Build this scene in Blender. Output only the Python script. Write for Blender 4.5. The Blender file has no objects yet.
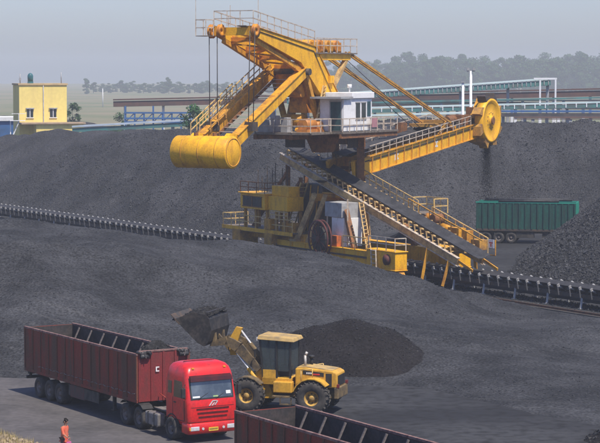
import bpy, math, random
import numpy as np
from mathutils import Vector, Matrix
R = math.radians
random.seed(7)
RNG = np.random.default_rng(11)
scene = bpy.context.scene

# ------------------------------------------------------------------ camera, sky, sun, exposure
cam = bpy.data.cameras.new('camera')
cam.sensor_width = 36.0
cam.lens = 36.0 * 2140 / 600
cam.clip_start = 0.5
cam.clip_end = 20000
cam_o = bpy.data.objects.new('camera', cam)
scene.collection.objects.link(cam_o)
cam_o.location = (0, 0, 16.5)
cam_o.rotation_euler = (R(90 - 4.0), 0, 0)
scene.camera = cam_o

SUN_EL = R(61)
SUN_DIR = Vector((0.57, -0.82, 0)).normalized()          # horizontal direction towards the sun
world = bpy.data.worlds.new('World')
scene.world = world
world.use_nodes = True
wn = world.node_tree
bg = wn.nodes['Background']
sky = wn.nodes.new('ShaderNodeTexSky')
sky.sky_type = 'NISHITA'
sky.sun_disc = False
sky.sun_elevation = SUN_EL
sky.sun_rotation = math.atan2(SUN_DIR.x, SUN_DIR.y)
sky.altitude = 0
sky.air_density = 1.0
sky.dust_density = 1.0
sky.ozone_density = 1.0
tint = wn.nodes.new('ShaderNodeMixRGB'); tint.blend_type = 'MULTIPLY'; tint.inputs[0].default_value = 1.0
tint.inputs[2].default_value = (0.895, 0.965, 1.32, 1)
wn.links.new(sky.outputs[0], tint.inputs[1]); wn.links.new(tint.outputs[0], bg.inputs[0])
bg.inputs[1].default_value = 0.103
sun = bpy.data.lights.new('sun', 'SUN')
sun.energy = 5.0
sun.angle = R(0.6)
sun.color = (1.0, 0.905, 0.76)
sun_o = bpy.data.objects.new('sun', sun)
scene.collection.objects.link(sun_o)
to_sun = Vector((SUN_DIR.x * math.cos(SUN_EL), SUN_DIR.y * math.cos(SUN_EL), math.sin(SUN_EL)))
sun_o.rotation_euler = to_sun.to_track_quat('Z', 'Y').to_euler()
sun_o.location = to_sun * 300
vs = scene.view_settings
vs.view_transform = 'Standard'
vs.look = 'None'
vs.exposure = 0.25
vs.gamma = 1.0
vs.use_curve_mapping = False
scene.render.engine = 'CYCLES'
scene.cycles.use_denoising = True
scene.cycles.max_bounces = 6
scene.cycles.volume_bounces = 1

# ------------------------------------------------------------------ materials
MATS = {}
def mat(name, col, rough=0.7, metal=0.0, col2=None, scale=1.5, lo=0.42, hi=0.66, detail=6, bump=0.0, bscale=None,
        streak=None, fine=None, spec=0.35, voro=None, coat=0.0, tracks=None):
    """Principled paint / metal / earth: col broken up by patches of col2, fine grain, optional bump."""
    if name in MATS: return MATS[name]
    m = bpy.data.materials.new(name); m.use_nodes = True
    nt = m.node_tree; N = nt.nodes; L = nt.links
    p = N['Principled BSDF']
    p.inputs['Roughness'].default_value = rough
    p.inputs['Metallic'].default_value = metal
    p.inputs['Specular IOR Level'].default_value = spec
    if coat: p.inputs['Coat Weight'].default_value = coat
    tc = N.new('ShaderNodeTexCoord')
    out = None
    base = N.new('ShaderNodeRGB'); base.outputs[0].default_value = (*col, 1); out = base.outputs[0]
    vec = tc.outputs['Object']
    if col2 is not None:
        mp = N.new('ShaderNodeMapping'); L.new(vec, mp.inputs[0])
        mp.inputs['Scale'].default_value = streak or (1, 1, 1)
        nz = N.new('ShaderNodeTexNoise'); nz.inputs['Scale'].default_value = scale
        nz.inputs['Detail'].default_value = detail; nz.inputs['Roughness'].default_value = 0.65
        L.new(mp.outputs[0], nz.inputs[0])
        rp = N.new('ShaderNodeMapRange'); rp.inputs[1].default_value = lo; rp.inputs[2].default_value = hi
        L.new(nz.outputs[0], rp.inputs[0])
        mx = N.new('ShaderNodeMixRGB'); L.new(rp.outputs[0], mx.inputs[0]); L.new(out, mx.inputs[1])
        mx.inputs[2].default_value = (*col2, 1); out = mx.outputs[0]
    if tracks:
        mp2 = N.new('ShaderNodeMapping'); L.new(vec, mp2.inputs[0]); mp2.inputs['Rotation'].default_value = (0, 0, tracks[1])
        wv = N.new('ShaderNodeTexWave'); wv.wave_profile = 'SIN'; wv.bands_direction = 'Y'
        wv.inputs['Scale'].default_value = tracks[0]; wv.inputs['Distortion'].default_value = 9.0; wv.inputs['Detail'].default_value = 2.5; wv.inputs['Detail Scale'].default_value = 0.35
        L.new(mp2.outputs[0], wv.inputs[0])
        nm = N.new('ShaderNodeTexNoise'); nm.inputs['Scale'].default_value = 0.11; nm.inputs['Detail'].default_value = 4; L.new(vec, nm.inputs[0])
        r3 = N.new('ShaderNodeMapRange'); r3.inputs[1].default_value = 0.80; r3.inputs[2].default_value = 0.97; L.new(wv.outputs[1], r3.inputs[0])
        r4 = N.new('ShaderNodeMapRange'); r4.inputs[1].default_value = 0.50; r4.inputs[2].default_value = 0.66; L.new(nm.outputs[0], r4.inputs[0])
        mm = N.new('ShaderNodeMath'); mm.operation = 'MULTIPLY'; L.new(r3.outputs[0], mm.inputs[0]); L.new(r4.outputs[0], mm.inputs[1])
        m5 = N.new('ShaderNodeMath'); m5.operation = 'MULTIPLY'; L.new(mm.outputs[0], m5.inputs[0]); m5.inputs[1].default_value = 0.28
        mt = N.new('ShaderNodeMixRGB'); L.new(m5.outputs[0], mt.inputs[0]); L.new(out, mt.inputs[1]); mt.inputs[2].default_value = (*tracks[2], 1); out = mt.outputs[0]
    if fine:
        n2 = N.new('ShaderNodeTexNoise'); n2.inputs['Scale'].default_value = fine[0]; n2.inputs['Detail'].default_value = 3
        L.new(vec, n2.inputs[0])
        r2 = N.new('ShaderNodeMapRange'); r2.inputs[1].default_value = 0.3; r2.inputs[2].default_value = 0.7
        r2.inputs[3].default_value = 1 - fine[1]; r2.inputs[4].default_value = 1 + fine[1]
        L.new(n2.outputs[0], r2.inputs[0])
        ml = N.new('ShaderNodeMixRGB'); ml.blend_type = 'MULTIPLY'; ml.inputs[0].default_value = 1
        L.new(out, ml.inputs[1]); L.new(r2.outputs[0], ml.inputs[2]); out = ml.outputs[0]
    L.new(out, p.inputs['Base Color'])
    if bump:
        nb = N.new('ShaderNodeTexNoise'); nb.inputs['Scale'].default_value = bscale or scale * 6; nb.inputs['Detail'].default_value = 5
        L.new(vec, nb.inputs[0])
        b = N.new('ShaderNodeBump'); b.inputs['Strength'].default_value = 1.0; b.inputs['Distance'].default_value = bump
        h = nb.outputs[0]
        if voro:
            v = N.new('ShaderNodeTexVoronoi'); v.inputs['Scale'].default_value = voro
            L.new(vec, v.inputs[0])
            ad = N.new('ShaderNodeMath'); ad.operation = 'ADD'; L.new(h, ad.inputs[0]); L.new(v.outputs[0], ad.inputs[1]); h = ad.outputs[0]
        L.new(h, b.inputs['Height']); L.new(b.outputs[0], p.inputs['Normal'])
    MATS[name] = m
    return m

def glass(name, tint, rough=0.06):
    m = bpy.data.materials.new(name); m.use_nodes = True
    p = m.node_tree.nodes['Principled BSDF']
    p.inputs['Base Color'].default_value = (*tint, 1)
    p.inputs['Roughness'].default_value = rough
    p.inputs['Transmission Weight'].default_value = 0.55
    p.inputs['IOR'].default_value = 1.3
    p.inputs['Specular IOR Level'].default_value = 0.9
    MATS[name] = m
    return m

YEL = mat('yellow_paint', (0.80, 0.42, 0.010), 0.5, col2=(0.40, 0.17, 0.02), scale=1.5, lo=0.46, hi=0.78, streak=(1, 1, 0.4), fine=(9, 0.14), bump=0.004)
YELD = mat('worn_yellow_paint', (0.64, 0.31, 0.02), 0.6, col2=(0.24, 0.10, 0.025), scale=1.6, lo=0.42, hi=0.72, fine=(8, 0.2), streak=(1, 1, 0.4), bump=0.004)
OCH = mat('dusty_ochre_paint', (0.52, 0.27, 0.04), 0.75, col2=(0.18, 0.10, 0.05), scale=1.4, lo=0.4, hi=0.7, fine=(10, 0.2))
RUST = mat('rusty_steel', (0.26, 0.11, 0.035), 0.8, col2=(0.10, 0.055, 0.035), scale=2.0, lo=0.35, hi=0.7, fine=(12, 0.25))
SHV = mat('orange_paint', (0.62, 0.25, 0.02), 0.6, col2=(0.28, 0.11, 0.03), scale=2)
TAN = mat('tan_dusty_paint', (0.55, 0.37, 0.15), 0.75, col2=(0.27, 0.17, 0.08), scale=1.6, fine=(9, 0.2))
DSTEEL = mat('dark_steel', (0.06, 0.055, 0.052), 0.65, 0.2, col2=(0.11, 0.075, 0.05), scale=2, fine=(10, 0.25))
GRAT = mat('grey_grating', (0.20, 0.17, 0.14), 0.7, 0.2, col2=(0.1, 0.08, 0.06), scale=3)
RAILP = mat('handrail_paint', (0.66, 0.45, 0.14), 0.6, col2=(0.35, 0.24, 0.14), scale=2.5)
RAILG = mat('pale_handrail_paint', (0.52, 0.46, 0.38), 0.6, col2=(0.3, 0.22, 0.16), scale=2.5)
BELT = mat('rubber_belt', (0.026, 0.026, 0.029), 0.75, col2=(0.045, 0.045, 0.048), scale=2.2)
ROLL = mat('roller_steel', (0.36, 0.36, 0.37), 0.5, 0.15, col2=(0.12, 0.12, 0.12), scale=3.0, lo=0.45, hi=0.7)
WHITE = mat('white_paint', (0.74, 0.75, 0.76), 0.55, col2=(0.52, 0.50, 0.47), scale=1.2, lo=0.5, hi=0.85, fine=(6, 0.05))
GREYP = mat('grey_paint', (0.36, 0.37, 0.38), 0.6, col2=(0.24, 0.23, 0.22), scale=1.5)
DKDOOR = mat('dark_teal_door', (0.035, 0.09, 0.10), 0.4, col2=(0.02, 0.05, 0.06), scale=2)
CABLE = mat('steel_cable', (0.05, 0.05, 0.052), 0.6, 0.3, col2=(0.09, 0.085, 0.08), scale=4)
WIN = mat('dark_window', (0.02, 0.028, 0.034), 0.12, spec=0.6, col2=(0.04, 0.05, 0.055), scale=1)
REDCAB = mat('red_cab_paint', (0.62, 0.012, 0.012), 0.36, spec=0.45, coat=0.2, col2=(0.26, 0.030, 0.026), scale=1.8, lo=0.44, hi=0.80, streak=(1, 1, 0.5), fine=(9, 0.14))
REDTR = mat('faded_red_paint', (0.195, 0.032, 0.019), 0.78, col2=(0.09, 0.050, 0.032), scale=1.7, lo=0.38, hi=0.62, streak=(1, 1, 0.22), fine=(14, 0.16), bump=0.006)
REDFR = mat('weathered_red_paint', (0.19, 0.023, 0.025), 0.62, col2=(0.09, 0.032, 0.028), scale=2.6, lo=0.45, hi=0.75, streak=(1, 1, 0.25), fine=(14, 0.16), bump=0.004)
RAILTOP = mat('dusty_top_rail', (0.24, 0.15, 0.13), 0.8, col2=(0.11, 0.05, 0.05), scale=4, fine=(14, 0.2))
INNER = mat('coal_stained_steel', (0.034, 0.031, 0.032), 0.75, col2=(0.062, 0.05, 0.048), scale=1.8, fine=(9, 0.25))
RIBP = mat('scuffed_pale_steel', (0.19, 0.165, 0.155), 0.7, col2=(0.07, 0.06, 0.06), scale=3)
TYRE = mat('dusty_tyre', (0.035, 0.033, 0.032), 0.9, col2=(0.085, 0.078, 0.07), scale=3.0, lo=0.42, hi=0.7, bump=0.006)
RIM = mat('dusty_rim', (0.16, 0.14, 0.13), 0.7, col2=(0.07, 0.06, 0.055), scale=4)
CHAS = mat('chassis_black', (0.03, 0.029, 0.028), 0.75, col2=(0.075, 0.068, 0.06), scale=2.2)
TANK = mat('dusty_grey_tank', (0.22, 0.21, 0.2), 0.55, 0.2, col2=(0.1, 0.09, 0.085), scale=2.2)
CHROME = mat('lamp_lens', (0.72, 0.72, 0.72), 0.2, 0.3, col2=(0.5, 0.5, 0.5), scale=6)
AMBER = mat('amber_lens', (0.75, 0.33, 0.03), 0.3, col2=(0.6, 0.25, 0.03), scale=6)
PLATE = mat('yellow_plate', (0.75, 0.5, 0.05), 0.5, col2=(0.6, 0.4, 0.05), scale=8)
BLK = mat('black_plastic', (0.018, 0.018, 0.019), 0.6, col2=(0.035, 0.035, 0.035), scale=3)
TARP = mat('black_tarpaulin', (0.022, 0.022, 0.024), 0.55, col2=(0.055, 0.055, 0.058), scale=3, bump=0.02, bscale=4)
GREEN = mat('green_trailer_paint', (0.010, 0.085, 0.068), 0.6, col2=(0.018, 0.034, 0.033), scale=1.6, lo=0.40, hi=0.7, streak=(1, 1, 0.25), fine=(8, 0.15))
GREENB = mat('bright_green_paint', (0.02, 0.26, 0.19), 0.55, col2=(0.02, 0.2, 0.15), scale=1.8, lo=0.5, hi=0.85)
LYEL = mat('loader_yellow_paint', (0.60, 0.33, 0.035), 0.5, col2=(0.25, 0.15, 0.05), scale=1.8, lo=0.46, hi=0.8, fine=(9, 0.12), bump=0.003)
LDIRT = mat('dirty_loader_paint', (0.20, 0.14, 0.065), 0.8, col2=(0.05, 0.042, 0.034), scale=2.2, lo=0.35, hi=0.65, fine=(10, 0.2))
LROOF = mat('dusty_cab_roof', (0.46, 0.31, 0.11), 0.8, col2=(0.22, 0.17, 0.10), scale=2)
BUCK = mat('bucket_steel', (0.028, 0.027, 0.027), 0.6, 0.2, col2=(0.07, 0.06, 0.05), scale=2, fine=(8, 0.2))
GLS = glass('tinted_glass', (0.42, 0.50, 0.52), 0.03); GLS.node_tree.nodes['Principled BSDF'].inputs['Transmission Weight'].default_value = 0.92; GLS.node_tree.nodes['Principled BSDF'].inputs['IOR'].default_value = 1.12
SCREEN = glass('windscreen_glass', (0.50, 0.58, 0.62))
def coalmat(name, c1, c2, scale, lo, hi, bump, streak=(1, 1, 1), grain=0.35, tracks=None):
    return mat(name, c1, 0.92, col2=c2, scale=scale, lo=lo, hi=hi, detail=10, bump=bump, bscale=7.0, streak=streak, fine=(7.0, grain), spec=0.08, voro=6.0, tracks=tracks)
COAL_A = coalmat('dusty_coal', (0.026, 0.0275, 0.0315), (0.059, 0.0615, 0.069), 0.20, 0.40, 0.70, 0.05, grain=0.5, tracks=(0.22, R(25), (0.075, 0.075, 0.078)))
COAL_B = coalmat('stockpile_coal', (0.029, 0.030, 0.033), (0.056, 0.057, 0.063), 0.22, 0.36, 0.66, 0.075, grain=0.55, streak=(1.0, 0.55, 0.55))
COAL_C = coalmat('coarse_coal', (0.026, 0.027, 0.029), (0.048, 0.049, 0.053), 0.4, 0.36, 0.66, 0.10, grain=0.5)
COAL_D = coalmat('fresh_coal', (0.014, 0.013, 0.0142), (0.022, 0.0205, 0.0225), 0.5, 0.4, 0.7, 0.03)
LUMP = mat('coal_lump', (0.022, 0.0235, 0.028), 0.75, col2=(0.055, 0.058, 0.066), scale=0.8, lo=0.35, hi=0.7, spec=0.3)
LUMPD = mat('fresh_coal_lump', (0.015, 0.015, 0.016), 0.7, col2=(0.03, 0.03, 0.032), scale=0.8, spec=0.3)
LOAD = coalmat('loaded_coal', (0.019, 0.019, 0.020), (0.034, 0.034, 0.036), 1.2, 0.4, 0.7, 0.06)

# ------------------------------------------------------------------ mesh building
ROOT = scene.collection
ID = lambda p: Vector(p)
class MB:
    def __init__(s, xf=None):
        s.v = []; s.f = []; s.sm = []; s.xf = xf or ID; s.marks = []; s.posts = set()
    def _add(s, vs_, fs, smooth=False):
        o = len(s.v); s.marks.append((o, len(s.f))); s.v += [tuple(v) for v in vs_]
        for f in fs: s.f.append(tuple(i + o for i in f)); s.sm.append(smooth)
    def box(s, lo, hi):
        x0, y0, z0 = lo; x1, y1, z1 = hi
        vs_ = [s.xf(p) for p in ((x0, y0, z0), (x1, y0, z0), (x1, y1, z0), (x0, y1, z0), (x0, y0, z1), (x1, y0, z1), (x1, y1, z1), (x0, y1, z1))]
        s._add(vs_, [(0, 3, 2, 1), (4, 5, 6, 7), (0, 1, 5, 4), (1, 2, 6, 5), (2, 3, 7, 6), (3, 0, 4, 7)]); return s
    def hexa(s, pts):
        s._add([s.xf(p) for p in pts], [(0, 3, 2, 1), (4, 5, 6, 7), (0, 1, 5, 4), (1, 2, 6, 5), (2, 3, 7, 6), (3, 0, 4, 7)]); return s
    def beam(s, p0, p1, w, h=None, w1=None, h1=None):
        h = h or w; w1 = w1 or w; h1 = h1 or h
        a = s.xf(p0); b = s.xf(p1); d = (b - a)
        if d.length < 1e-6: return s
        d.normalize()
        up = Vector((0, 0, 1)) if abs(d.z) < 0.98 else Vector((0, 1, 0))
        sd = d.cross(up).normalized(); u = sd.cross(d)
        vs_ = []
        for q, ww, hh in ((a, w, h), (b, w1, h1)):
            vs_ += [q - sd * ww / 2 - u * hh / 2, q + sd * ww / 2 - u * hh / 2, q + sd * ww / 2 + u * hh / 2, q - sd * ww / 2 + u * hh / 2]
        s._add(vs_, [(0, 1, 2, 3), (7, 6, 5, 4), (0, 4, 5, 1), (1, 5, 6, 2), (2, 6, 7, 3), (3, 7, 4, 0)]); return s
    def cyl(s, p0, p1, r, n=12, r1=None, smooth=True):
        r1 = r if r1 is None else r1
        a = s.xf(p0); b = s.xf(p1); d = (b - a).normalized()
        up = Vector((0, 0, 1)) if abs(d.z) < 0.95 else Vector((0, 1, 0))
        x = d.cross(up).normalized(); y = x.cross(d)
        ring = [(math.cos(2 * math.pi * i / n), math.sin(2 * math.pi * i / n)) for i in range(n)]
        va = [a + (x * c + y * t) * r for c, t in ring]; vb = [b + (x * c + y * t) * r1 for c, t in ring]
        o = len(s.v); s.marks.append((o, len(s.f))); s.v += [tuple(v) for v in va + vb]
        for i in range(n):
            j = (i + 1) % n; s.f.append((o + i, o + n + i, o + n + j, o + j)); s.sm.append(smooth)
        s.f.append(tuple(o + i for i in range(n))); s.sm.append(False)
        s.f.append(tuple(o + n + i for i in reversed(range(n)))); s.sm.append(False)
        return s
    def path(s, pts, r, n=6):
        for a, b in zip(pts[:-1], pts[1:]): s.cyl(a, b, r, n)
        return s
    def bars(s, pts, w):
        for a, b in zip(pts[:-1], pts[1:]): s.beam(a, b, w)
        return s
    def prism(s, poly, axis_fn):
        """poly: list of 2-D points; axis_fn(pt, k) -> 3-D point for k = 0 / 1"""
        n = len(poly)
        vs_ = [s.xf(axis_fn(p, 0)) for p in poly] + [s.xf(axis_fn(p, 1)) for p in poly]
        s._add(vs_, [tuple(reversed(range(n))), tuple(range(n, 2 * n))] + [(i, (i + 1) % n, n + (i + 1) % n, n + i) for i in range(n)]); return s
    def lathe(s, c, axis, prof, n=24, smooth=True):
        """prof: (offset along axis, radius) closed rings"""
        c = s.xf(c) if not isinstance(c, Vector) else c
        d = Vector(axis).normalized(); up = Vector((0, 0, 1)) if abs(d.z) < 0.95 else Vector((0, 1, 0))
        x = d.cross(up).normalized(); y = x.cross(d); o = len(s.v); m = len(prof); s.marks.append((o, len(s.f)))
        for i in range(n):
            t = 2 * math.pi * i / n
            for a, r in prof: s.v.append(tuple(c + d * a + (x * math.cos(t) + y * math.sin(t)) * r))
        for i in range(n):
            j = (i + 1) % n
            for k in range(m - 1):
                s.f.append((o + i * m + k, o + i * m + k + 1, o + j * m + k + 1, o + j * m + k)); s.sm.append(smooth)
        return s
    def rail(s, pts, h=1.05, step=1.5, w=0.055, mid=1):
        w = w * 1.3
        """handrail along a polyline"""
        for a, b in zip(pts[:-1], pts[1:]):
            a = Vector(a); b = Vector(b); n = max(1, round((b - a).length / step))
            for i in range(n + 1):
                p = a.lerp(b, i / n); key = tuple(round(c_, 2) for c_ in p)
                if key not in s.posts: s.posts.add(key); s.beam(p - Vector((0, 0, 0.02)), p + Vector((0, 0, h + 0.01)), w * 1.05)
            for k in range(mid + 1):
                z = Vector((0, 0, h * (k + 1) / (mid + 1)))
                s.beam(a + z, b + z, w)
        return s
    def mesh(s, name):
        me = bpy.data.meshes.new(name); me.from_pydata(s.v, [], s.f); me.update()
        me.polygons.foreach_set('use_smooth', s.sm)
        return me
    def build(s, name, m, parent=None, bevel=0.0, fix=True):
        me = s.mesh(name)
        if fix:
            import bmesh
            bm = bmesh.new(); bm.from_mesh(me); bmesh.ops.recalc_face_normals(bm, faces=bm.faces); bm.to_mesh(me); bm.free()
        o = bpy.data.objects.new(name, me); ROOT.objects.link(o); me.materials.append(m)
        if parent: o.parent = parent
        if bevel:
            b = o.modifiers.new('edge', 'BEVEL'); b.width = bevel; b.segments = 2; b.limit_method = 'ANGLE'; b.angle_limit = R(40)
        return o

def build_split(b, name, m, parent=None, bevel=0.0):
    """every primitive of the builder as an object of its own"""
    mk = b.marks + [(len(b.v), len(b.f))]; outs = []
    for (v0, f0), (v1, f1) in zip(mk[:-1], mk[1:]):
        q = MB(); q.v = b.v[v0:v1]; q.f = [tuple(i - v0 for i in f) for f in b.f[f0:f1]]; q.sm = b.sm[f0:f1]
        outs.append(q.build(name, m, parent, bevel))
    return outs[0]
def tag(o, label=None, cat=None, group=None, kind=None):
    if label: o['label'] = label
    if cat: o['category'] = cat
    if group: o['group'] = group
    if kind: o['kind'] = kind
    return o
def empty(name, loc=(0, 0, 0), rz=0.0):
    o = bpy.data.objects.new(name, None); ROOT.objects.link(o); o.location = loc; o.rotation_euler = (0, 0, rz); o.empty_display_size = 0.3
    return o
def inst(o, parent, M=None, loc=None, rz=0.0, name=None):
    c = o.copy(); ROOT.objects.link(c); c.parent = parent
    if loc is not None: c.location = loc
    c.rotation_euler = (0, 0, rz)
    return c
def copy_tree(o, parent=None):
    c = o.copy(); ROOT.objects.link(c); c.parent = parent
    for ch in list(o.children): copy_tree(ch, c)
    return c

# ------------------------------------------------------------------ noise on grids
def vnoise(X, Y, wl, seed):
    g = np.random.default_rng(seed).random((256, 256))
    x = X / wl + 1000.37; y = Y / wl + 1000.71
    xi = np.floor(x).astype(int); yi = np.floor(y).astype(int); fx = x - xi; fy = y - yi
    fx = fx * fx * (3 - 2 * fx); fy = fy * fy * (3 - 2 * fy)
    a = g[xi % 256, yi % 256]; b = g[(xi + 1) % 256, yi % 256]; c = g[xi % 256, (yi + 1) % 256]; d = g[(xi + 1) % 256, (yi + 1) % 256]
    return (a * (1 - fx) + b * fx) * (1 - fy) + (c * (1 - fx) + d * fx) * fy - 0.5
def fbm(X, Y, wl, seed, octv=4, gain=0.5):
    z = 0; a = 1.0
    for i in range(octv): z = z + a * vnoise(X, Y, wl / 2 ** i, seed + i); a *= gain
    return z
def polydist(X, Y, poly):
    """distance to a polygon's edge, positive inside"""
    d = np.full(X.shape, 1e9); ins = np.zeros(X.shape, bool); n = len(poly)
    for i in range(n):
        x0, y0 = poly[i]; x1, y1 = poly[(i + 1) % n]
        t = np.clip(((X - x0) * (x1 - x0) + (Y - y0) * (y1 - y0)) / ((x1 - x0) ** 2 + (y1 - y0) ** 2), 0, 1)
        d = np.minimum(d, np.hypot(X - x0 - t * (x1 - x0), Y - y0 - t * (y1 - y0)))
        c = ((y0 > Y) != (y1 > Y)) & (X < (x1 - x0) * (Y - y0) / (y1 - y0 + 1e-12) + x0)
        ins ^= c
    return np.where(ins, d, -d)
def grid_obj(name, fz, x0, x1, y0, y1, st, m, zmin=-0.08):
    nx = int((x1 - x0) / st) + 1; ny = int((y1 - y0) / st) + 1
    X, Y = np.meshgrid(np.linspace(x0, x1, nx), np.linspace(y0, y1, ny)); Z = fz(X, Y)
    keep = Z > zmin
    idx = np.arange(nx * ny).reshape(ny, nx)
    k = keep[:-1, :-1] | keep[1:, :-1] | keep[:-1, 1:] | keep[1:, 1:]
    q = np.stack([idx[:-1, :-1], idx[:-1, 1:], idx[1:, 1:], idx[1:, :-1]], -1)[k]
    used = np.unique(q); re = np.full(nx * ny, -1); re[used] = np.arange(len(used))
    V = np.stack([X.ravel(), Y.ravel(), np.maximum(Z, zmin - 0.25).ravel()], -1)[used]
    return fast_mesh(name, V, re[q], m, True)
def fast_mesh(name, V, F, m, smooth=False, parent=None):
    me = bpy.data.meshes.new(name); nv, nf, k = len(V), len(F), F.shape[1]
    me.vertices.add(nv); me.vertices.foreach_set('co', np.asarray(V, np.float32).ravel())
    me.loops.add(nf * k); me.loops.foreach_set('vertex_index', np.asarray(F, np.int32).ravel())
    me.polygons.add(nf); me.polygons.foreach_set('loop_start', np.arange(0, nf * k, k, dtype=np.int32))
    me.polygons.foreach_set('use_smooth', np.full(nf, smooth))
    me.update(calc_edges=True); me.validate()
    o = bpy.data.objects.new(name, me); ROOT.objects.link(o); me.materials.append(m)
    if parent: o.parent = parent
    return o
OCT = np.array([(1, 0, 0), (0, 1, 0), (-1, 0, 0), (0, -1, 0), (0, 0, 1), (0, 0, -1)], float)
OCF = np.array([(0, 1, 4), (1, 2, 4), (2, 3, 4), (3, 0, 4), (1, 0, 5), (2, 1, 5), (3, 2, 5), (0, 3, 5)])
CUB = np.array([(-1, -1, -1), (1, -1, -1), (1, 1, -1), (-1, 1, -1), (-1, -1, 1), (1, -1, 1), (1, 1, 1), (-1, 1, 1)], float) * 0.65
CUF = np.array([(0, 2, 1), (0, 3, 2), (4, 5, 6), (4, 6, 7), (0, 1, 5), (0, 5, 4), (1, 2, 6), (1, 6, 5), (2, 3, 7), (2, 7, 6), (3, 0, 4), (3, 4, 7)])
def lumps(name, P, size, m, parent=None, seed=3, cube=False):
    """angular lumps at points P with radii size, one mesh"""
    r = np.random.default_rng(seed); n = len(P)
    base, F0 = (CUB, CUF) if cube else (OCT, OCF)
    k = len(base)
    V = base[None] * (0.55 + 0.75 * r.random((n, k, 1))) + r.normal(0, 0.12, (n, k, 3))
    # random rotation
    a = r.random((n, 3)) * 6.28
    def rot(V, t, i, j):
        c, s_ = np.cos(t)[:, None], np.sin(t)[:, None]; W = V.copy()
        W[..., i] = V[..., i] * c - V[..., j] * s_; W[..., j] = V[..., i] * s_ + V[..., j] * c
        return W
    V = rot(rot(V, a[:, 0], 0, 1), a[:, 1], 1, 2)
    V = V * size[:, None, None] + P[:, None, :]
    F = (F0[None] + (np.arange(n) * k)[:, None, None]).reshape(-1, 3)
    o = fast_mesh(name, V.reshape(-1, 3), F, m, False, parent)
    o['kind'] = 'stuff'
    return o

# machine frame: slewing centre, boom axis A / B, travel axis CC / EE
C0 = np.array([3.0, 178.4])
BA = R(29.5); A2 = np.array([math.sin(BA), math.cos(BA)]); B2 = np.array([math.cos(BA), -math.sin(BA)])
TH = R(30.6); CC = np.array([math.sin(TH), -math.cos(TH)]); EE = np.array([math.cos(TH), math.sin(TH)])
def UP(p): return Vector((p[0] * A2[0] + p[1] * B2[0], p[0] * A2[1] + p[1] * B2[1], p[2]))       # (a, b, z)
def PT(p): return Vector((p[0] * CC[0] + p[1] * EE[0], p[0] * CC[1] + p[1] * EE[1], p[2]))       # (c, e, z)
def cw(c, e): q = C0 + c * CC + e * EE; return (q[0], q[1])

# ------------------------------------------------------------------ ground, road, verge
def ground_material():
    m = bpy.data.materials.new('yard_and_field_ground'); m.use_nodes = True
    nt = m.node_tree; N = nt.nodes; L = nt.links; p = N['Principled BSDF']
    p.inputs['Roughness'].default_value = 0.95; p.inputs['Specular IOR Level'].default_value = 0.15
    g = N.new('ShaderNodeNewGeometry'); sp = N.new('ShaderNodeSeparateXYZ'); L.new(g.outputs['Position'], sp.inputs[0])
    def noise(sc, det=8):
        n = N.new('ShaderNodeTexNoise'); n.inputs['Scale'].default_value = sc; n.inputs['Detail'].default_value = det; L.new(g.outputs['Position'], n.inputs[0]); return n.outputs[0]
    def ramp(v, lo, hi):
        r = N.new('ShaderNodeMapRange'); r.inputs[1].default_value = lo; r.inputs[2].default_value = hi; L.new(v, r.inputs[0]); return r.outputs[0]
    def mix(f, a, b):
        x = N.new('ShaderNodeMixRGB'); L.new(f, x.inputs[0])
        for k, c in ((1, a), (2, b)):
            if isinstance(c, tuple): x.inputs[k].default_value = (*c, 1)
            else: L.new(c, x.inputs[k])
        return x.outputs[0]
    yard = mix(ramp(noise(0.12), 0.4, 0.65), (0.025, 0.0262, 0.030), (0.049, 0.051, 0.056))
    yard = mix(ramp(noise(1.6), 0.45, 0.75), yard, (0.016, 0.016, 0.017))
    field = mix(ramp(noise(0.012, 4), 0.42, 0.6), (0.20, 0.175, 0.105), (0.13, 0.145, 0.07))
    ad = N.new('ShaderNodeMath'); ad.operation = 'MULTIPLY_ADD'; L.new(noise(0.01, 3), ad.inputs[0]); ad.inputs[1].default_value = 120; L.new(sp.outputs[1], ad.inputs[2])
    col = mix(ramp(ad.outputs[0], 430, 470), yard, field)
    L.new(col, p.inputs['Base Color'])
    b = N.new('ShaderNodeBump'); b.inputs['Distance'].default_value = 0.03; L.new(noise(2.5), b.inputs['Height']); L.new(b.outputs[0], p.inputs['Normal'])
    return m
gm = MB(); gm._add([(-2900, -40, 0), (2900, -40, 0), (2900, 3000, 0), (-2900, 3000, 0)], [(0, 1, 2, 3)])
tag(gm.build('ground', ground_material(), fix=False), kind='structure')

HD = np.array([0.515, -0.857]); ND = np.array([-0.857, -0.515])     # truck heading, its right-hand side
def tk(x, s): q = np.array([-12.95, 109.8]) + HD * x + ND * s; return (q[0], q[1])
ROADM = mat('dusty_concrete_road', (0.088, 0.082, 0.084), 0.9, col2=(0.048, 0.046, 0.047), scale=0.35, lo=0.42, hi=0.7, detail=9,
            streak=(1, 1, 1), fine=(3.0, 0.16), bump=0.012, bscale=7)
rm = MB()
pts = [tk(-60, 9.0), tk(60, 9.0), tk(60, -4.2), tk(-60, -4.2)]
rm._add([(x, y, 0.006) for x, y in pts], [(0, 1, 2, 3)])
tag(rm.build('road', ROADM), kind='structure')

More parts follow.
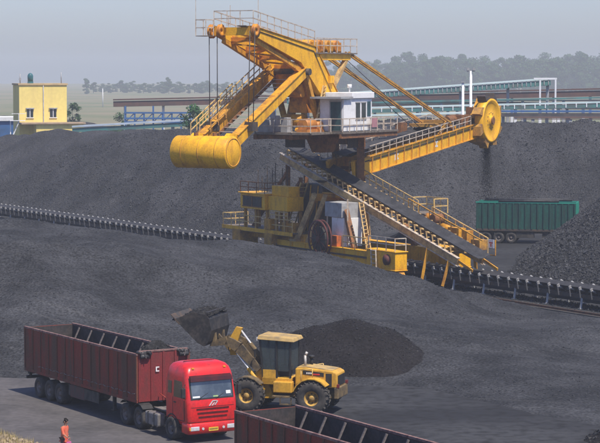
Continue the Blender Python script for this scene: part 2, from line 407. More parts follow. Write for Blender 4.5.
def toe_y(X): return np.interp(X, [-60, -30, -16, -8, -3, 6, 12, 18, 30, 60], [121, 117.5, 115.2, 113.8, 113.2, 112.5, 102, 96, 90, 78])
def height_A(X, Y):
    crest = np.interp(X, [-60, -30, -21, -14, -7, 0, 3.5, 7, 10.5, 14, 20, 60], [7.8, 6.9, 6.0, 5.2, 4.3, 3.75, 3.1, 1.9, 1.0, 0.55, 0.45, 0.4])
    yt = toe_y(X) + 2.2 * fbm(X, Y * 0.4, 9, 5, 3); yc = 150
    s = np.clip((Y - yt) / (yc - yt), -1, 1)
    front = crest * (1 - np.clip(1 - s, 0, 2) ** 1.7)
    back = crest - 0.10 * (Y - yc)
    z = np.where(Y < yc, front, back)
    und = 1.15 * fbm(X, Y, 14, 21, 3) + 0.75 * (0.25 - np.abs(fbm(X + Y * 0.5, Y * 0.7, 8, 33, 3))) + 0.25 * fbm(X, Y, 3.5, 39, 3)
    for gx, gy, gh, gr_ in ((-4.5, 152, 0.45, 3.5), (-9, 137, 0.8, 4.5), (-20, 133, 0.9, 5), (5, 133, 0.7, 4.5), (12, 123, 1.5, 3.6), (8.5, 141, 0.8, 3.5), (17, 128, 1.2, 3.5), (13.5, 111, 0.9, 3.0), (9, 116, 0.7, 2.6), (-14, 125, 0.6, 3), (1, 126, 0.6, 3)):
        und = und + gh * np.exp(-((X - gx) ** 2 + ((Y - gy) * 0.7) ** 2) / (2 * gr_ * gr_))
    amp = np.clip(z / 1.0, 0.12, 1) * np.clip((yc + 22 - Y) / 25, 0.25, 1)
    z = z + und * amp
    # low ridge of bulldozed coal running across the face
    ridge = np.exp(-((Y - (137 + 0.28 * X + 3 * vnoise(X, Y, 11, 71))) / 2.0) ** 2) * 0.8 * np.clip(z / 3, 0, 1)
    clod = np.clip(fbm(X, Y, 1.6, 47, 2) - 0.12, 0, 1) * np.clip(fbm(X, Y, 12, 48, 2) + 0.15, 0, 1) * 1.1
    z = z + ridge + (0.12 * fbm(X, Y, 1.3, 44, 3) + clod) * np.clip(z, 0.2, 1)
    # keep clear of the conveyor
    dE = -((X - C0[0]) * EE[0] + (Y - C0[1]) * EE[1]) - 4.4 + 0.8 * vnoise(X, Y, 5, 62)
    z = np.minimum(z, dE * 0.6 + 0.10 * fbm(X, Y, 1.0, 64, 2))
    return np.where(s <= 0, np.minimum(z, s * 3), z)
pileA = tag(grid_obj('coal_pile', height_A, -48, 46, 80, 236, 0.32, COAL_A), 'broad dusty grey bank of coal filling the middle, between the trucks and the ground conveyor', 'coal pile')

polyB = [cw(-100, 5.0), cw(-60, 5.0), cw(-30, 5.2), cw(-15, 6.0), (6, 212), (10, 221), (20, 223), (34, 217), (75, 205), (95, 262), (40, 264), (-20, 288), (-95, 340)]
def height_B(X, Y):
    d = polydist(X, Y, polyB) + 1.6 * fbm(X, Y, 12, 81, 3) + 0.9 * fbm(X, Y, 3.0, 85, 2)
    top = np.interp(X, [-60, -30, -22, -11, 0, 12, 60], [9.3, 9.2, 9.0, 9.3, 9.9, 10.6, 10.6]) + 0.6 * fbm(X, Y, 9, 91, 3)
    for x, y, h, r in ((25.2, 238, 1.2, 2.3), (31.2, 238, 1.0, 1.8), (20, 240, 0.5, 2.5)):
        top = top + h * np.exp(-((X - x) ** 2 + (Y - y) ** 2) / (2 * r * r))
    z = d * 0.66
    k = 1.4
    z = -np.log(np.exp(-np.clip(z, -30, 30) / k) + np.exp(-top / k)) * k           # soft shoulder
    cu = X * CC[0] + Y * CC[1]; eu = X * EE[0] + Y * EE[1]
    rill = (0.42 * vnoise(cu, eu * 0.14, 1.7, 95) + 0.7 * vnoise(cu + 1.5 * vnoise(X, Y, 7, 93), eu * 0.22, 5.5, 94)) * np.clip(z / 2, 0, 1)
    return z + 0.14 * fbm(X, Y, 1.1, 97, 2) * np.clip(z, 0, 1) + rill
pileB = tag(grid_obj('coal_pile', height_B, -75, 72, 176, 300, 0.45, COAL_B), 'tall long stockpile of black coal behind the reclaimer and the ground conveyor', 'coal pile')

polyC = [(17.2, 176), (18.6, 162.4), (26.6, 147.4), (60, 95), (90, 150), (50, 200), (30, 199), (20.5, 196)]
def height_C(X, Y):
    d = polydist(X, Y, polyC) + 0.8 * fbm(X, Y, 7, 101, 3)
    z = d * 0.76; k = 0.8; top = 9.0
    z = -np.log(np.exp(-np.clip(z, -30, 30) / k) + np.exp(-top / k)) * k
    return z + 0.14 * fbm(X, Y, 0.9, 105, 2) * np.clip(z, 0, 1)
pileC = tag(grid_obj('coal_pile', height_C, 14, 56, 130, 202, 0.3, COAL_C), 'steep coarse coal heap beside the green trailer, cut off by the right edge', 'coal pile')

def mound(cx, cy, rx, ry, h, seed, base=0.0, ang=0.0):
    def fz(X, Y):
        c, s = math.cos(ang), math.sin(ang)
        U = ((X - cx) * c + (Y - cy) * s) / rx; V = (-(X - cx) * s + (Y - cy) * c) / ry
        r = np.sqrt(U * U + V * V) + 0.16 * fbm(X, Y, 3, seed, 3)
        z = h * (1 - r); k = h * 0.13
        z = -np.log(np.exp(-np.clip(z, -20, 20) / k) + np.exp(-h * 0.82 / k)) * k
        return z + base + 0.10 * fbm(X, Y, 0.9, seed + 5, 3)
    return fz
fD = mound(2.7, 118.0, 5.7, 5.0, 3.7, 111, -0.1)
fD2 = mound(1.2, 118.6, 5.0, 4.0, 3.2, 111, -0.1)
pileD = tag(grid_obj('coal_pile', lambda X, Y: np.maximum(fD(X, Y), fD2(X, Y)), -9, 11, 110, 128, 0.16, COAL_D), 'low dark mound of fresh coal just behind the yellow wheel loader', 'coal pile')
fE = mound(16.0, 95.0, 3.4, 3.2, 1.7, 131)
pileE = tag(grid_obj('coal_pile', fE, 11, 21, 90, 100, 0.12, COAL_D), 'small dark heap of coal peeking in at the lower right corner', 'coal pile')
fF = mound(12.6, 205.5, 5.0, 3.0, 3.4, 141, -0.1)
pileF = tag(grid_obj('coal_pile', fF, 6, 19, 200, 211, 0.2, COAL_D), 'small dark spill heap at the rear of the green trailer', 'coal pile')
def fG(X, Y): return mound(-62, 470, 40, 16, 8.8, 151)(X, Y)
pileG = tag(grid_obj('coal_pile', fG, -110, -15, 450, 492, 1.5, COAL_B), 'far dark bank of coal beyond the yellow building', 'coal pile')

def scatter(fz, n, x0, x1, y0, y1, seed, zmin=0.1, bias=None):
    r = np.random.default_rng(seed); X = r.uniform(x0, x1, n * 3); Y = r.uniform(y0, y1, n * 3); Z = fz(X, Y)
    k = (Z > zmin) & (np.abs(X) < Y * 0.15 + 3)
    if bias is not None: k &= r.random(n * 3) < bias(X, Y, Z)
    P = np.stack([X, Y, Z], -1)[k][:n]
    return P
rs = np.random.default_rng(5)
patch = lambda X, Y, Z: np.clip(0.25 + 1.6 * (vnoise(X, Y, 6, 7) + 0.15), 0.06, 1)
P = scatter(height_A, 42000, -30, 30, 100, 200, 1, 0.05, patch)
lumps('loose_lumps', P, 0.022 + 0.06 * rs.random(len(P)) ** 3.5, LUMP, pileA, 2)
P = scatter(height_B, 60000, -45, 45, 185, 262, 3, 0.2)
lumps('loose_lumps', P, 0.045 + 0.11 * rs.random(len(P)) ** 4, LUMP, pileB, 4)
P = scatter(height_C, 14000, 16, 40, 140, 190, 5, 0.02)
lumps('loose_lumps', P, 0.05 + 0.13 * rs.random(len(P)) ** 2, LUMP, pileC, 6)
P = scatter(lambda X, Y: np.maximum(fD(X, Y), fD2(X, Y)), 5000, -8, 10, 111, 127, 7, 0.05)
lumps('loose_lumps', P, 0.022 + 0.06 * rs.random(len(P)) ** 4, LUMPD, pileD, 8)
P = scatter(fE, 1200, 12, 20, 91, 99, 9, 0.02)
lumps('loose_lumps', P, 0.03 + 0.09 * rs.random(len(P)) ** 2, LUMPD, pileE, 10)

# roadside verge with rubble and dry grass
VERGE = mat('dry_earth', (0.30, 0.23, 0.13), 0.95, col2=(0.14, 0.11, 0.075), scale=1.2, lo=0.4, hi=0.68, fine=(8, 0.3), bump=0.05, bscale=6)
def fV(X, Y):
    s = (X + 12.95) * ND[0] + (Y - 109.8) * ND[1]           # metres to the right of the truck axis
    e = s - 7.3 + 0.9 * fbm(X, Y, 4, 161, 3)
    return np.clip(e, -1, 2.2) * 0.34 + 0.16 * fbm(X, Y, 1.2, 165, 3) * np.clip(e, 0, 1)
verge = tag(grid_obj('verge', fV, -30, -6, 70, 116, 0.22, VERGE), kind='structure')
STONE = mat('rubble_stone', (0.34, 0.27, 0.18), 0.9, col2=(0.16, 0.13, 0.1), scale=1.5)
STRAW = mat('dry_grass', (0.36, 0.29, 0.13), 0.9, col2=(0.20, 0.17, 0.08), scale=2)
P = scatter(fV, 2600, -22, -8, 86, 104, 13, -0.02)
tag(lumps('rubble', P, 0.03 + 0.11 * rs.random(len(P)) ** 3, STONE, None, 14, cube=True), 'scattered pale rubble along the roadside verge', 'rubble', kind='stuff')
P = scatter(fV, 600, -22, -8, 86, 104, 15, 0.12)
gv = []; gf = []
gr = np.random.default_rng(21)
for p in P:
    for k in range(7):
        a = gr.random() * 6.28; h = 0.12 + 0.25 * gr.random(); b = np.array([math.cos(a), math.sin(a), 0]); sd = np.array([-b[1], b[0], 0]) * 0.012
        q = p + b * 0.04; t = p + b * (0.05 + 0.18 * gr.random()) + np.array([0, 0, h])
        o = len(gv); gv += [q - sd, q + sd, t]; gf.append((o, o + 1, o + 2))
tag(fast_mesh('grass', np.array(gv), np.array(gf), STRAW), 'tufts of dry yellow grass on the roadside verge', 'grass', kind='stuff')

# ------------------------------------------------------------------ ground conveyor and travel rails
CL0, CL1 = -92.0, 52.0
gc = tag(empty('ground_conveyor', (C0[0], C0[1], 0)), 'long black belt conveyor on white idlers running across the yard under the reclaimer', 'conveyor')
def trough(z, w=0.55, wing=0.42, rise=0.24):
    return [(-w - wing, z + rise), (-w * 0.55, z), (w * 0.55, z), (w + wing, z + rise)]
mb = MB(PT); pr = trough(1.26); th = 0.03
poly = pr + [(e, z - th) for e, z in reversed(pr)]
mb.prism(poly, lambda p, k: ((CL0, CL1)[k], p[0], p[1])); mb.build('belt', BELT, gc)
mb = MB(PT); mb.box((CL0, -0.62, 0.46), (CL1, 0.62, 0.49)); mb.build('return_belt', BELT, gc)
for s in (-1, 1):
    mb = MB(PT); mb.beam((CL0, s * 0.86, 0.88), (CL1, s * 0.86, 0.88), 0.10, 0.26); mb.build('stringer', DSTEEL, gc)
# one idler set, shared
mb = MB(PT); mb.beam((0, -0.98, 0.99), (0, 0.98, 0.99), 0.10, 0.06)
for s in (-1, 1):
    mb.beam((0, s * 1.00, 0.78), (0, s * 1.12, 1.42), 0.08, 0.08); mb.beam((0, s * 0.42, 1.0), (0, s * 0.42, 1.15), 0.05, 0.05)
idl = mb.build('idler', mat('dusty_grey_frame', (0.10, 0.10, 0.105), 0.8, col2=(0.30, 0.30, 0.30), scale=2.5, lo=0.5, hi=0.75), gc)
mr = MB(PT)
mr.cyl((0, -0.34, 1.15), (0, 0.34, 1.15), 0.075, 8)
for s in (-1, 1): mr.cyl((0, s * 0.38, 1.15), (0, s * 1.06, 1.41), 0.075, 8)
rol = mr.build('roller', ROLL, idl)
mc = MB(PT)
for s in (-1, 1): mc.beam((0, s * 1.10, 1.34), (0, s * 1.13, 1.48), 0.11, 0.11); mc.beam((0, s * 1.13, 1.46), (0, s * 0.98, 1.55), 0.11, 0.09)
cap_ = mc.build('bracket_tips', mat('worn_white_paint', (0.55, 0.55, 0.54), 0.7, col2=(0.14, 0.135, 0.13), scale=0.9, lo=0.36, hi=0.62), idl); cap_['kind'] = 'stuff'
def put(o, parent, c): 
    q = PT((c, 0, 0)); return inst(o, parent, loc=q)
n = int((CL1 - CL0 - 1) / 1.22); jr = random.Random(4)
idl.location = PT((CL0 + 0.6, 0, 0))
for i in range(1, n):
    k = put(idl, gc, CL0 + 0.6 + i * 1.22 + jr.uniform(-0.08, 0.08)); k.rotation_euler = (0, 0, R(jr.uniform(-2.5, 2.5)))
    for q_ in (rol, cap_): r = q_.copy(); ROOT.objects.link(r); r.parent = k
mb = MB(PT)
for s in (-1, 1):
    mb.beam((0, s * 0.86, 0.79), (0, s * 0.98, -0.02), 0.14, 0.14); mb.box((-0.14, s * 0.98 - 0.14, -0.02), (0.14, s * 0.98 + 0.14, 0.05))
mb.beam((0, -0.9, 0.4), (0, 0.9, 0.4), 0.06, 0.06)
leg = mb.build('leg_frame', GREYP, gc); leg.location = PT((CL0 + 1.4, 0, 0))
n = int((CL1 - CL0 - 2) / 3.9)
for i in range(1, n): put(leg, gc, CL0 + 1.4 + i * 3.9)
sp = np.random.default_rng(77); nS = 5200
cS = sp.uniform(-30, CL1, nS); eS = sp.normal(0, 0.95, nS)
Ps = np.stack([C0[0] + cS * CC[0] + eS * EE[0], C0[1] + cS * CC[1] + eS * EE[1], 0.02 + 0.10 * np.exp(-eS ** 2) * sp.random(nS)], -1)
tag(lumps('spilled_coal', Ps, 0.03 + 0.09 * sp.random(nS) ** 3, LUMP, None, 78), 'loose coal spilled along the foot of the ground conveyor', 'coal', kind='stuff')
RAILS = mat('rusty_rail', (0.17, 0.09, 0.055), 0.75, 0.2, col2=(0.08, 0.06, 0.05), scale=3)
SLEEP = mat('dusty_concrete', (0.06, 0.058, 0.056), 0.9, col2=(0.035, 0.035, 0.035), scale=1.2)
for s, lb in ((-1, 'near rusty travel rail on its concrete strip in front of the ground conveyor'), (1, 'far rusty travel rail on its concrete strip behind the ground conveyor')):
    t = tag(empty('crane_rail', (C0[0], C0[1], 0)), lb, 'rail')
    mb = MB(PT); mb.box((CL0, s * 3.0 - 0.35, -0.05), (CL1, s * 3.0 + 0.35, 0.07)); mb.build('rail_bed', SLEEP, t)
    mb = MB(PT); mb.box((CL0, s * 3 - 0.075, 0.07), (CL1, s * 3 + 0.075, 0.09)); mb.box((CL0, s * 3 - 0.018, 0.09), (CL1, s * 3 + 0.018, 0.18)); mb.box((CL0, s * 3 - 0.04, 0.18), (CL1, s * 3 + 0.04, 0.22)); mb.build('rail', RAILS, t)

# ------------------------------------------------------------------ bucket wheel stacker reclaimer
ma = tag(empty('stacker_reclaimer', (C0[0], C0[1], 0)), 'huge yellow bucket wheel stacker reclaimer with round counterweight straddling the ground conveyor', 'stacker reclaimer')
SPLIT = set('house_support drum_bracket cross_girder tripper_leg inclined_leg bracing gusset_plate boom_crossbeam stay_frame mast_column lower_chord turret_column turret_panel deck deck_beam hoist_motor switch_cabinet head_beam machinery_block wheel_drive wheel_guard boom_equipment roof_pole inner_frame cabinet_post rope_block tripper_drive service_platform hoist_rope lightning_rod winch_frame tripper_flange top_walkway'.split())
def part(name, m, fn, parent=None, xf=UP, bevel=0.0):
    b = MB(xf); fn(b)
    if name in SPLIT: return build_split(b, name, m, parent or ma, bevel)
    return b.build(name, m, parent or ma, bevel)
WB = 1.5
# --- portal (travel frame) along the rails
for s in (-1, 1):
    o = part('sill_beam', YEL, lambda b: (b.box((-4.2, s * 3 - 0.35, 1.35), (10.3, s * 3 + 0.35, 2.35)), b.box((-4.2, s * 3 - 0.42, 2.35), (10.3, s * 3 + 0.42, 2.42)), b.box((-4.2, s * 3 - 0.42, 1.28), (10.3, s * 3 + 0.42, 1.35)),
          [b.box((c, s * 3 - 0.41, 1.35), (c + 0.04, s * 3 + 0.41, 2.35)) for c in (-1.5, 0.6, 2.6, 4.7, 6.7, 8.8)]), xf=PT)
    part('end_block', YEL, lambda b: (b.box((10.4, s * 3 - 0.55, 1.25), (14.5, s * 3 + 0.55, 2.6)), b.box((10.3, s * 3 - 0.62, 2.6), (14.6, s * 3 + 0.62, 2.68)), b.box((10.35, s * 3 - 0.6, 1.15), (14.55, s * 3 + 0.6, 1.25)), b.box((12.4, s * 3 - 0.6, 1.25), (12.5, s * 3 + 0.6, 2.6))), xf=PT, bevel=0.04)
    part('end_block', OCH, lambda b: b.box((-5.3, s * 3 - 0.9, 1.2), (-4.0, s * 3 + 0.9, 2.9)), xf=PT, bevel=0.03)
    part('end_block', OCH, lambda b: b.box((-10.9, s * 3 - 0.9, 1.2), (-9.5, s * 3 + 0.9, 2.9)), xf=PT, bevel=0.03)
    for c in (-10.2, -4.65, 5.0, 13.6):
        bo = part('bogie', YELD, lambda b: b.prism([(-1.25, 0.5), (1.25, 0.5), (0.9, 1.05), (0.3, 1.2), (-0.3, 1.2), (-0.9, 1.05)], lambda p, k: (c + p[0], s * 3 + (-0.3, 0.3)[k], p[1])), xf=PT)
        for dx in (-0.75, 0.75):
            part('wheel', DSTEEL, lambda b: b.cyl((c + dx, s * 3 - 0.12, 0.54), (c + dx, s * 3 + 0.12, 0.54), 0.32, 16), bo, PT)
# cross girders and slewing ring
part('cross_girder', YELD, lambda b: (b.box((-2.2, -3.3, 2.45), (-1.2, -2.4, 3.2)), b.beam((-0.2, -2.1, 6.1), (-0.2, 2.1, 6.1), 0.7, 0.6), b.beam((5.2, -2.8, 5.4), (5.2, 2.8, 5.4), 0.7, 0.7)), xf=PT)
for s in (-1, 1):
    part('inclined_leg', TAN, lambda b: (b.beam((-1.3, s * 3, 2.4), (-0.1, s * 1.9, 6.4), 0.75, 0.45), b.box((-1.8, s * 3 - 0.45, 2.42), (-0.8, s * 3 + 0.45, 2.62))), xf=PT, bevel=0.02)
    part('inclined_leg', TAN, lambda b: b.beam((0.4, s * 3, 2.4), (1.5, s * 1.9, 6.4), 0.35, 0.35), xf=PT)
    part('inclined_leg', RUST, lambda b: b.beam((7.6, s * 2.9, 2.4), (5.4, s * 2.4, 5.4), 0.4, 0.4), xf=PT)
part('slewing_ring', YELD, lambda b: (b.cyl((0.6, 1.2, 6.1), (0.6, 1.2, 6.4), 2.3, 32), b.cyl((0.6, 1.2, 6.4), (0.6, 1.2, 6.52), 2.5, 32)), xf=PT)
def ladder(b, p0, p1, w=0.55, n=10):
    p0 = Vector(p0); p1 = Vector(p1)
    for s in (-1, 1): b.beam(p0 + Vector((0, 0, 0)) + Vector(w) * s / 2, p1 + Vector(w) * s / 2, 0.09, 0.12)
    for i in range(n + 1): q = p0.lerp(p1, (i + 0.3) / (n + 0.6)); b.beam(q - Vector(w) / 2, q + Vector(w) / 2, 0.14, 0.045)
part('portal_column', DSTEEL, lambda b: (b.hexa([(-4.6, -1.1, 3.1), (0.2, -1.1, 3.1), (0.2, 1.7, 3.1), (-4.6, 1.7, 3.1), (-3.9, -1.0, 7.1), (-0.6, -1.0, 7.1), (-0.6, 1.6, 7.1), (-3.9, 1.6, 7.1)]),), xf=PT, bevel=0.03)
part('portal_girder', YELD, lambda b: (b.box((-12.5, -2.9, 2.3), (0.5, -2.3, 3.0)),), xf=PT)
part('portal_girder', YELD, lambda b: (b.box((-12.5, 2.3, 2.3), (0.5, 2.9, 3.0)),), xf=PT)
for c in (-3.6, -2.4, -1.2):
    part('column_rib', YELD, lambda b: b.beam((c - 0.3, -1.16, 3.1), (c + 0.1, -1.06, 7.0), 0.1, 0.12), xf=PT)
part('stair', RAILP, lambda b: ladder(b, (-4.9, -1.6, 3.1), (-2.6, -1.5, 7.2), (0.0, -0.7, 0), 12), xf=PT)
# cabinet, cable reel, ladders and platforms on the portal
part('electrical_cabinet', GREYP, lambda b: b.box((3.0, -2.9, 4.75), (5.6, -1.0, 5.95)), xf=PT, bevel=0.03)
part('electrical_cabinet', WHITE, lambda b: (b.box((3.9, -2.8, 2.42), (5.7, -1.0, 4.73)),), xf=PT, bevel=0.03)
part('cabinet_post', RAILG, lambda b: (b.beam((6.2, -2.7, 2.42), (6.2, -2.7, 6.3), 0.12), b.beam((3.05, -2.7, 2.42), (3.05, -2.7, 4.75), 0.12)), xf=PT)
part('control_box', mat('orange_box', (0.5, 0.13, 0.03), 0.6, col2=(0.25, 0.08, 0.03), scale=3), lambda b: b.box((4.6, -3.3, 2.45), (5.5, -2.85, 3.3)), xf=PT)
REEL = mat('dark_red_reel', (0.10, 0.028, 0.026), 0.7, col2=(0.05, 0.025, 0.025), scale=2)
ree = part('cable_reel', REEL, lambda b: ([b.lathe((3.84, e, 3.0), PT((0, 1, 0)), [(-0.05, 1.42), (0.05, 1.42), (0.05, 1.55), (-0.05, 1.55), (-0.05, 1.42)], 28) for e in (-4.05, -3.7)],
     b.cyl((3.84, -4.15, 3.0), (3.84, -3.3, 3.0), 0.22, 12)), xf=PT)
for i in range(12):
    t = i * math.pi / 6
    part('spoke', REEL, lambda b: [b.beam((3.84 + 0.2 * math.cos(t), e, 3 + 0.2 * math.sin(t)), (3.84 + 1.45 * math.cos(t), e, 3 + 1.45 * math.sin(t)), 0.06, 0.06) for e in (-4.05, -3.7)], ree, PT)
part('reel_cable', BLK, lambda b: b.cyl((3.84, -4.0, 3.0), (3.84, -3.75, 3.0), 1.0, 28), ree, PT)
st = part('stair', TAN, lambda b: ladder(b, (9.2, -2.6, 2.42), (7.4, -2.2, 6.1), (0.5, -0.7, 0), 12), xf=PT)
part('stair', RAILG, lambda b: ladder(b, (12.0, -3.85, 0.2), (11.6, -3.7, 2.7), (0.7, 0, 0), 7), xf=PT)
part('hose_reel', REEL, lambda b: b.lathe((13.5, -3.7, 2.0), PT((0, 1, 0)), [(-0.1, 0.0), (-0.1, 0.42), (-0.05, 0.3), (0.05, 0.3), (0.1, 0.42), (0.1, 0.0)], 18), xf=PT)
part('handrail', RAILG, lambda b: b.rail([(10.6, -3.5, 2.68), (14.4, -3.5, 2.68), (14.4, -2.5, 2.68)], 1.0, 1.2), xf=PT)
part('cable_tray', DSTEEL, lambda b: (b.beam((-4.0, -3.45, 1.9), (10.3, -3.45, 1.9), 0.08, 0.14),), xf=PT)
part('service_platform', GRAT, lambda b: (b.box((-12.9, -3.7, 3.0), (-0.9, -1.2, 3.12)), b.beam((-12.9, -3.7, 2.95), (-0.9, -3.7, 2.95), 0.14, 0.3), b.box((-12.9, 1.2, 3.0), (-0.9, 3.7, 3.12))), xf=PT)
part('platform_edge', YEL, lambda b: b.beam((-12.95, -3.75, 3.0), (-0.85, -3.75, 3.0), 0.1, 0.32), xf=PT)
part('valve_box', YELD, lambda b: (b.box((-5.2, -3.9, 3.2), (-4.3, -3.4, 4.1)),), xf=PT, bevel=0.03)
part('hydraulic_tank', OCH, lambda b: (b.box((-3.2, -3.4, 3.13), (-1.6, -2.6, 3.9)),), xf=PT, bevel=0.04)
part('handrail', RAILP, lambda b: (b.rail([(-12.9, -3.7, 3.12), (-5.6, -3.7, 3.12)]), b.rail([(-12.9, -3.7, 3.12), (-12.9, -1.2, 3.12)])), xf=PT)
part('handrail', RAILP, lambda b: (b.rail([(-4.9, -3.7, 3.12), (-0.9, -3.7, 3.12)]), b.rail([(-4.6, -3.75, 3.12), (-4.6, -3.75, 4.2), (-1.6, -3.75, 4.2)], 0.6)), xf=PT)
part('handrail', RAILP, lambda b: b.rail([(6.6, -3.4, 2.42), (10.2, -3.4, 2.42)], 1.0), xf=PT)
# yellow machinery house over the platform
hs = part('machinery_house', YEL, lambda b: (b.box((-9.4, -3.9, 4.8), (-5.2, -2.0, 6.1)), b.box((-9.6, -4.05, 6.1), (-5.0, -1.9, 6.2))), xf=PT, bevel=0.03)
part('machinery_house', YEL, lambda b: (b.box((-5.15, -3.6, 4.85), (-1.9, -2.0, 6.05)), b.box((-5.0, -3.3, 6.05), (-2.2, -2.2, 6.9))), xf=PT, bevel=0.03)
for c0, c1 in ((-8.9, -7.4), (-7.2, -5.7)):
    part('window', WIN, lambda b: b.box((c0, -3.95, 5.05), (c1, -3.88, 5.85)), hs, PT)
part('window_frame', RUST, lambda b: (b.box((-9.0, -3.98, 4.98), (-5.6, -3.9, 5.05)), b.box((-9.0, -3.98, 5.85), (-5.6, -3.9, 5.92)), b.box((-7.37, -3.98, 5.05), (-7.23, -3.9, 5.85))), hs, PT)
part('house_support', OCH, lambda b: [b.box((c, -3.62, 3.12), (c + 0.22, -3.4, 4.8)) for c in (-9.3, -7.4, -5.5, -3.9, -2.3)] + [b.box((c, -2.25, 3.12), (c + 0.22, -2.05, 4.8)) for c in (-9.3, -5.5, -2.3)], xf=PT)
part('handrail', RUST, lambda b: b.rail([(-9.4, -3.9, 6.2), (-5.2, -3.9, 6.2), (-5.2, -2.1, 6.2)], 0.9, 1.2), xf=PT)
part('roof_pole', DSTEEL, lambda b: [b.beam((c, -2.6, 6.2), (c, -2.6, 6.2 + h), 0.07) for c, h in ((-8.6, 1.9), (-7.9, 1.4), (-7.0, 2.3), (-6.1, 2.0), (-5.6, 2.6), (-4.4, 2.2), (-3.6, 2.4))], xf=PT)
part('inner_frame', RUST, lambda b: (b.beam((-6.4, -0.9, 3.0), (-6.4, -0.9, 8.6), 0.4), b.beam((-6.4, 0.9, 3.0), (-6.4, 0.9, 8.6), 0.4), b.beam((-3.4, -1.4, 3.0), (-3.4, -1.4, 7.6), 0.35), b.beam((-3.4, 1.4, 3.0), (-3.4, 1.4, 7.6), 0.35),
     b.beam((-6.4, -0.9, 5.5), (-3.4, -1.4, 7.3), 0.25), b.beam((-10, -2.3, 3.1), (-6.4, -0.9, 8.0), 0.25)), xf=PT)
# --- tripper conveyor climbing from the ground belt to the chute
T0, T1 = (21.5, 1.75), (-7.2, 9.35)
def tz(c): return T0[1] + (T1[1] - T0[1]) * (T0[0] - c) / (T0[0] - T1[0])
tri = part('tripper_frame', TAN, lambda b: [b.beam((19.5, s * 1.15, tz(19.5) - 0.1), (T1[0], s * 1.15, tz(T1[0]) - 0.1), 0.16, 0.55) for s in (-1, 1)] + [b.beam((c, -1.1, tz(c) - 0.1), (c, 1.1, tz(c) - 0.1), 0.12, 0.2) for c in np.arange(-6.5, 19.5, 2.4)], xf=PT)
part('tripper_flange', RAILG, lambda b: [b.beam((19.6, s * 1.17, tz(19.6) + d), (T1[0], s * 1.17, tz(T1[0]) + d), 0.3, 0.05) for s in (-1, 1) for d in (0.205, -0.405)], tri, PT)
def tri_belt(b):
    for k in range(14):
        c0 = T0[0] - 0.6 + (T1[0] - T0[0] + 0.6) * k / 14; c1 = T0[0] - 0.6 + (T1[0] - T0[0] + 0.6) * (k + 1) / 14
        zz = [max(tz(c) + 0.62, 1.3 if k < 2 else 0) for c in (c0, c1)]
        pr0 = trough(0); pr1 = pr0 + [(e, z - 0.05) for e, z in reversed(pr0)]
        b.prism(pr1, lambda p, j: ((c0, c1)[j], p[0] * 0.84, p[1] + zz[j]))
part('tripper_belt', mat('dusty_belt', (0.030, 0.031, 0.035), 0.8, col2=(0.06, 0.06, 0.066), scale=1.2, lo=0.4, hi=0.7, fine=(12, 0.3), spec=0.2), tri_belt, tri, PT)
def idset(b):
    b.beam((0, -1.05, 0.32), (0, 1.05, 0.32), 0.08, 0.07)
    for s in (-1, 1): b.beam((0, s * 1.02, 0.15), (0, s * 1.12, 0.78), 0.10, 0.10); b.cyl((0, s * 0.36, 0.47), (0, s * 1.02, 0.72), 0.08, 8)
    b.cyl((0, -0.33, 0.47), (0, 0.33, 0.47), 0.08, 8)
ti = part('idler', TAN, idset, tri, PT)
cs = list(np.arange(18.4, -7.0, -0.82)); ti.location = PT((cs[0], 0, tz(cs[0])))
for c in cs[1:]: inst(ti, tri, loc=PT((c, 0, tz(c))))
part('tripper_walkway', GRAT, lambda b: b.hexa([(18.7, 1.35, tz(18.7)), (18.7, 2.25, tz(18.7)), (-2.5, 2.25, tz(-2.5)), (-2.5, 1.35, tz(-2.5)), (18.7, 1.35, tz(18.7) + 0.06), (18.7, 2.25, tz(18.7) + 0.06), (-2.5, 2.25, tz(-2.5) + 0.06), (-2.5, 1.35, tz(-2.5) + 0.06)]), tri, PT)
part('handrail', RAILP, lambda b: b.rail([(18.6, 2.25, tz(18.6)), (11.0, 2.25, tz(11.0))], 1.25, 1.1, 0.065), xf=PT)
part('handrail', RAILP, lambda b: (b.rail([(9.0, 2.25, tz(9.0)), (-1.5, 2.25, tz(-1.5))], 1.1, 1.1, 0.055)), xf=PT)
part('side_platform', GRAT, lambda b: (b.box((8.2, 1.4, tz(9) + 0.1), (11.2, 3.6, tz(9) + 0.2))), xf=PT)
part('handrail', RAILP, lambda b: b.rail([(11.2, 2.3, tz(9) + 0.2), (11.2, 3.6, tz(9) + 0.2), (8.2, 3.6, tz(9) + 0.2), (8.2, 2.3, tz(9) + 0.2)], 1.15, 1.1, 0.06), xf=PT)
part('tripper_drive', YELD, lambda b: (b.box((14.4, 1.4, tz(14.5) + 0.1), (15.9, 2.1, tz(14.5) + 0.8)), b.cyl((13.2, 1.75, tz(13.3) + 0.45), (14.3, 1.75, tz(14) + 0.45), 0.28, 12), b.box((16.4, 1.4, tz(16.5) + 0.1), (17.0, 2.0, tz(16.5) + 1.2))), tri, PT)
part('bend_pulley', RUST, lambda b: b.cyl((12.4, 1.3, tz(12.4) + 0.75), (12.4, 2.3, tz(12.4) + 0.75), 0.4, 16), tri, PT)
part('gearbox', OCH, lambda b: b.box((17.5, 1.4, tz(17.6) + 0.1), (18.7, 2.1, tz(17.6) + 0.9)), tri, PT, 0.03)
part('motor', SHV, lambda b: b.cyl((11.0, 1.75, tz(11) + 0.5), (12.0, 1.75, tz(11.6) + 0.5), 0.3, 14), tri, PT)
part('skirt_frame', YELD, lambda b: [b.beam((c, 1.3, tz(c) + 0.1), (c, 1.3, tz(c) + 1.3), 0.08) for c in np.arange(9, 19.5, 1.5)] + [b.beam((9, 1.3, tz(9) + 1.3), (19.2, 1.3, tz(19.2) + 1.3), 0.08)], tri, PT)
